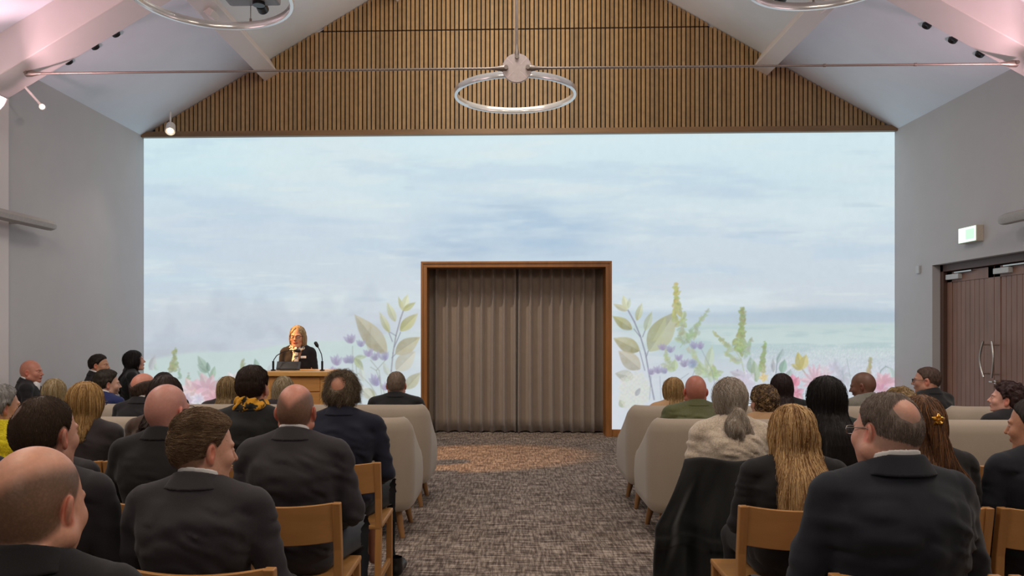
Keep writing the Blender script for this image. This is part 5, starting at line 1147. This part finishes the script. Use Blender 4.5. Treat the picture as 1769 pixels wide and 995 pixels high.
# ---- things worn
def local_mesh(mb, name, mat, t, fn, smooth=True):
    o = mb.build(name, mat, t, smooth); P = np.array([v.co[:] for v in o.data.vertices]); P = fn(P); o.data.vertices.foreach_set('co', P.astype(f32).ravel()); o.data.update(); return o
def scarf_field(t, warp, mat, name, thick=.022, z0=1.075):
    cc_ = .006; xs = np.arange(-.14, .14, cc_); ys = np.arange(-.15, .17, cc_); zs = np.arange(.95, 1.16, cc_); G = np.stack(np.meshgrid(xs, ys, zs, indexing='ij'), -1)
    x, y, z = G[..., 0], G[..., 1], G[..., 2]; r = np.sqrt(x*x+(y+.010)**2); a = np.arctan2(x, y)
    d = 1e3
    for dz, rr_, th in ((0, .074, thick), (-.028, .088, thick*.9)):
        zz = z0+dz-.25*np.clip(y+.03, -.1, .2)+.006*np.sin(a*2+dz*90); d = smin(d, np.sqrt((r-rr_)**2+((z-zz)*.75)**2)-th+.004*np.sin(a*9+z*90), .006)
    V, Q = surface(d.astype(f32), xs, ys, zs); return obj(name, warp(V), Q, mat, t, True)
m, nt, b = nmat('scarf_check'); n_ = noise(nt, texco(nt), 22, 2)
nt.links.new(ramp(nt, n_, [(.44, lin((34, 32, 26))), (.50, lin((206, 146, 36)))]), b.inputs['Base Color']); b.inputs['Roughness'].default_value = .9; SCM = m
m, nt, b = nmat('scarf_print'); n_ = noise(nt, texco(nt), 30, 2)
nt.links.new(ramp(nt, n_, [(.42, lin((40, 34, 34))), (.46, lin((226, 212, 190)))]), b.inputs['Base Color']); b.inputs['Roughness'].default_value = .6; SPM = m
GOLD = plain('gold_metal', (214, 160, 70), .3, .9); PEARL = plain('pearl', (236, 226, 214), .25)
for sp, t, warp, hwarp in PEOPLE:
    ex = sp.get('extra')
    if ex == 'scarf': scarf_field(t, warp, SCM, 'scarf')['label'] = 'mustard yellow scarf with dark pattern'
    if ex == 'speaker':
        scarf_field(t, warp, SPM, 'scarf', .016, 1.068)
        mb = MB().tube([(0, .085, 1.04), (0, .125, .99), (.004, .135, .90), (0, .135, .80), (.002, .13, .72)], [.022, .026, .036, .042, .040], 12); o = local_mesh(mb, 'scarf_tail', SPM, t, lambda P: warp(P*np.array((1, 1, 1)))); o['label'] = 'cream and black patterned scarf end'
        local_mesh(MB().box((-.115, .118, .925), (-.055, .126, .950), bev=.002), 'name_badge', plain('badge_white', (226, 222, 216), .4), t, warp, False)
    if ex == 'hairtie': local_mesh(MB().lathe([(.020, -.006), (.030, -.004), (.030, .004), (.020, .006)], 20, Matrix.Translation((.006, -.108, -.042)) @ Matrix.Rotation(1.0, 4, 'X')), 'hair_tie', BLK, t, hwarp)
    if ex == 'clip':
        mb = MB(); 
        for k_ in range(5):
            a = 2*math.pi*k_/5+.3; c = Vector((.016+.015*math.cos(a), -.150, .045+.015*math.sin(a))); mb.tube([Vector((.016, -.150, .045)), c+Vector((0, -.003, 0)), c+Vector((.010*math.cos(a), .004, .010*math.sin(a)))], [.004, .009, .003], 8)
        mb.lathe([(.001, -.005), (.006, -.003), (.006, .003), (.001, .005)], 10, Matrix.Translation((.016, -.157, .045)) @ Matrix.Rotation(1.57, 4, 'X')); local_mesh(mb, 'hair_clip', GOLD, t, hwarp)['label'] = 'gold flower hair clip'
    if ex == 'earring':
        for sx in (-1, 1): local_mesh(MB().lathe([(.0005, -.006), (.004, -.005), (.006, 0), (.004, .005), (.0005, .006)], 12, Matrix.Translation((sx*.086, -.012, -.040))), 'earring', PEARL, t, hwarp)
# ---- the chairs under them and the empty ones
RAIL = {1: 4.20, 2: 3.20, 3: 2.30, 4: 1.38}; RN = {1: 'first', 2: 'second', 3: 'third', 4: 'nearest'}
seen = []
short = {2: 'grey haired person in the yellow sweater'}
nmap = {('yellow'): 'the person in the yellow sweater'}
desc = {2: 'person in the yellow sweater', 150: 'woman with the golden blonde bob', 287: 'person in the brown coat', 438: 'man with the mustard scarf', 592: 'curly haired balding man', 1260: 'woman with the grey ponytail', 1426: 'woman with very long black hair', 1552: 'hidden person with wavy fair hair', 86: 'almost hidden person in the dark jacket', -68: 'person at the left edge in navy', 291: 'bald man with dark glasses', 512: 'balding man in the charcoal grey suit', 1367: 'woman with long golden blonde hair', 1590: 'woman with the gold flower clip', 1788: 'woman with the pearl earring', 80: 'close cropped man at the far left', 352: 'brown haired man turned right', 1530: 'heavy set man with wire glasses', 64: 'balding man closest to the camera'}
grid_l = [-.94, -1.455, -1.97, -2.47, -2.98]
for sp, t, warp, hwarp in PEOPLE:
    if 'chair' in sp:
        r = sp['chair']; X = t.location.x
        cand = grid_l+[1.175, 1.69, 2.205, 2.72]; c = min(cand, key=lambda v: abs(v-X)); c = c if abs(c-X) < .14 else X
        chair(c, RAIL[r], 0, 'oak chair under the %s' % desc[sp['px']], 'oak chairs in rows'); seen.append((r, round(c, 2)))
    if 'wallchair' in sp:
        a = t.rotation_euler.z; p = t.location; o = chair(p.x+math.sin(a)*.20, p.y-math.cos(a)*.20-.02, a, 'oak chair by the left wall under the %s' % {55: 'bald man in profile', 172: 'dark haired man in profile', 233: 'woman looking up'}[sp['px']], 'oak chairs in rows')
for r, X, lab in ((3, 1.69, 'empty oak chair at the bottom right corner, right of the heavy set man'), (1, 2.72, 'empty oak chair in front of the woman with the pearl earring')):
    if all(abs(a[1]-X) > .3 or a[0] != r for a in seen): chair(X, RAIL[r], 0, lab, 'oak chairs in rows')
# ---- black coat hung over the chair back at the right of the aisle
xa, xb = .925, 1.43; yr = RAIL[1]; nu, nv = 90, 60; vs = []
for j in range(nv):
    v = j/(nv-1)
    for i_ in range(nu):
        u = i_/(nu-1)
        if v < .12:      # over the top of the rail, from the seat side
            a = v/.12; x = xa+(xb-xa)*u; y = yr+.05-.09*a; z = .74+.095*math.sin(a*math.pi*.5)+.01*math.sin(u*9)
        else:
            a = (v-.12)/.88; g_ = min(1, a*2.2)
            x = xa+(xb-xa)*u - .17*g_*(1-u)**1.3 + .04*a*u
            z = .835-.79*a+.012*math.sin(u*9)+.05*(1-u)*a
            fold = .050*math.sin(u*11+a*2.2+.9)+.022*math.sin(u*25-a*4+1)+.010*math.sin(u*45+a*7)
            if .52 < a < .60: fold += .012
            y = yr-.045-.05*math.sin(min(1, a*2)*1.57)-fold*min(1, a*2.6)-.010*math.sin(a*14+u*5)*g_-.03*(1-u)*g_
        vs.append((x, y, z))
I = np.arange(nu*nv).reshape(nv, nu); F = np.stack([I[:-1, :-1], I[1:, :-1], I[1:, 1:], I[:-1, 1:]], -1).reshape(-1, 4)
t = thing('coat', 'black padded coat hanging over the chair back of the woman in the cream sweater', 'coat', (0, 0, 0))
o = obj('coat_body', np.array(vs), F, BCOAT, t, True); so = o.modifiers.new('s', 'SOLIDIFY'); so.thickness = .024; so.offset = -1; sb = o.modifiers.new('u', 'SUBSURF'); sb.levels = sb.render_levels = 1
mb = MB().cyl((.79, yr-.20, .17), (.79, yr-.215, .17), .008, 12); mb.build('snap_button', CHR, t)
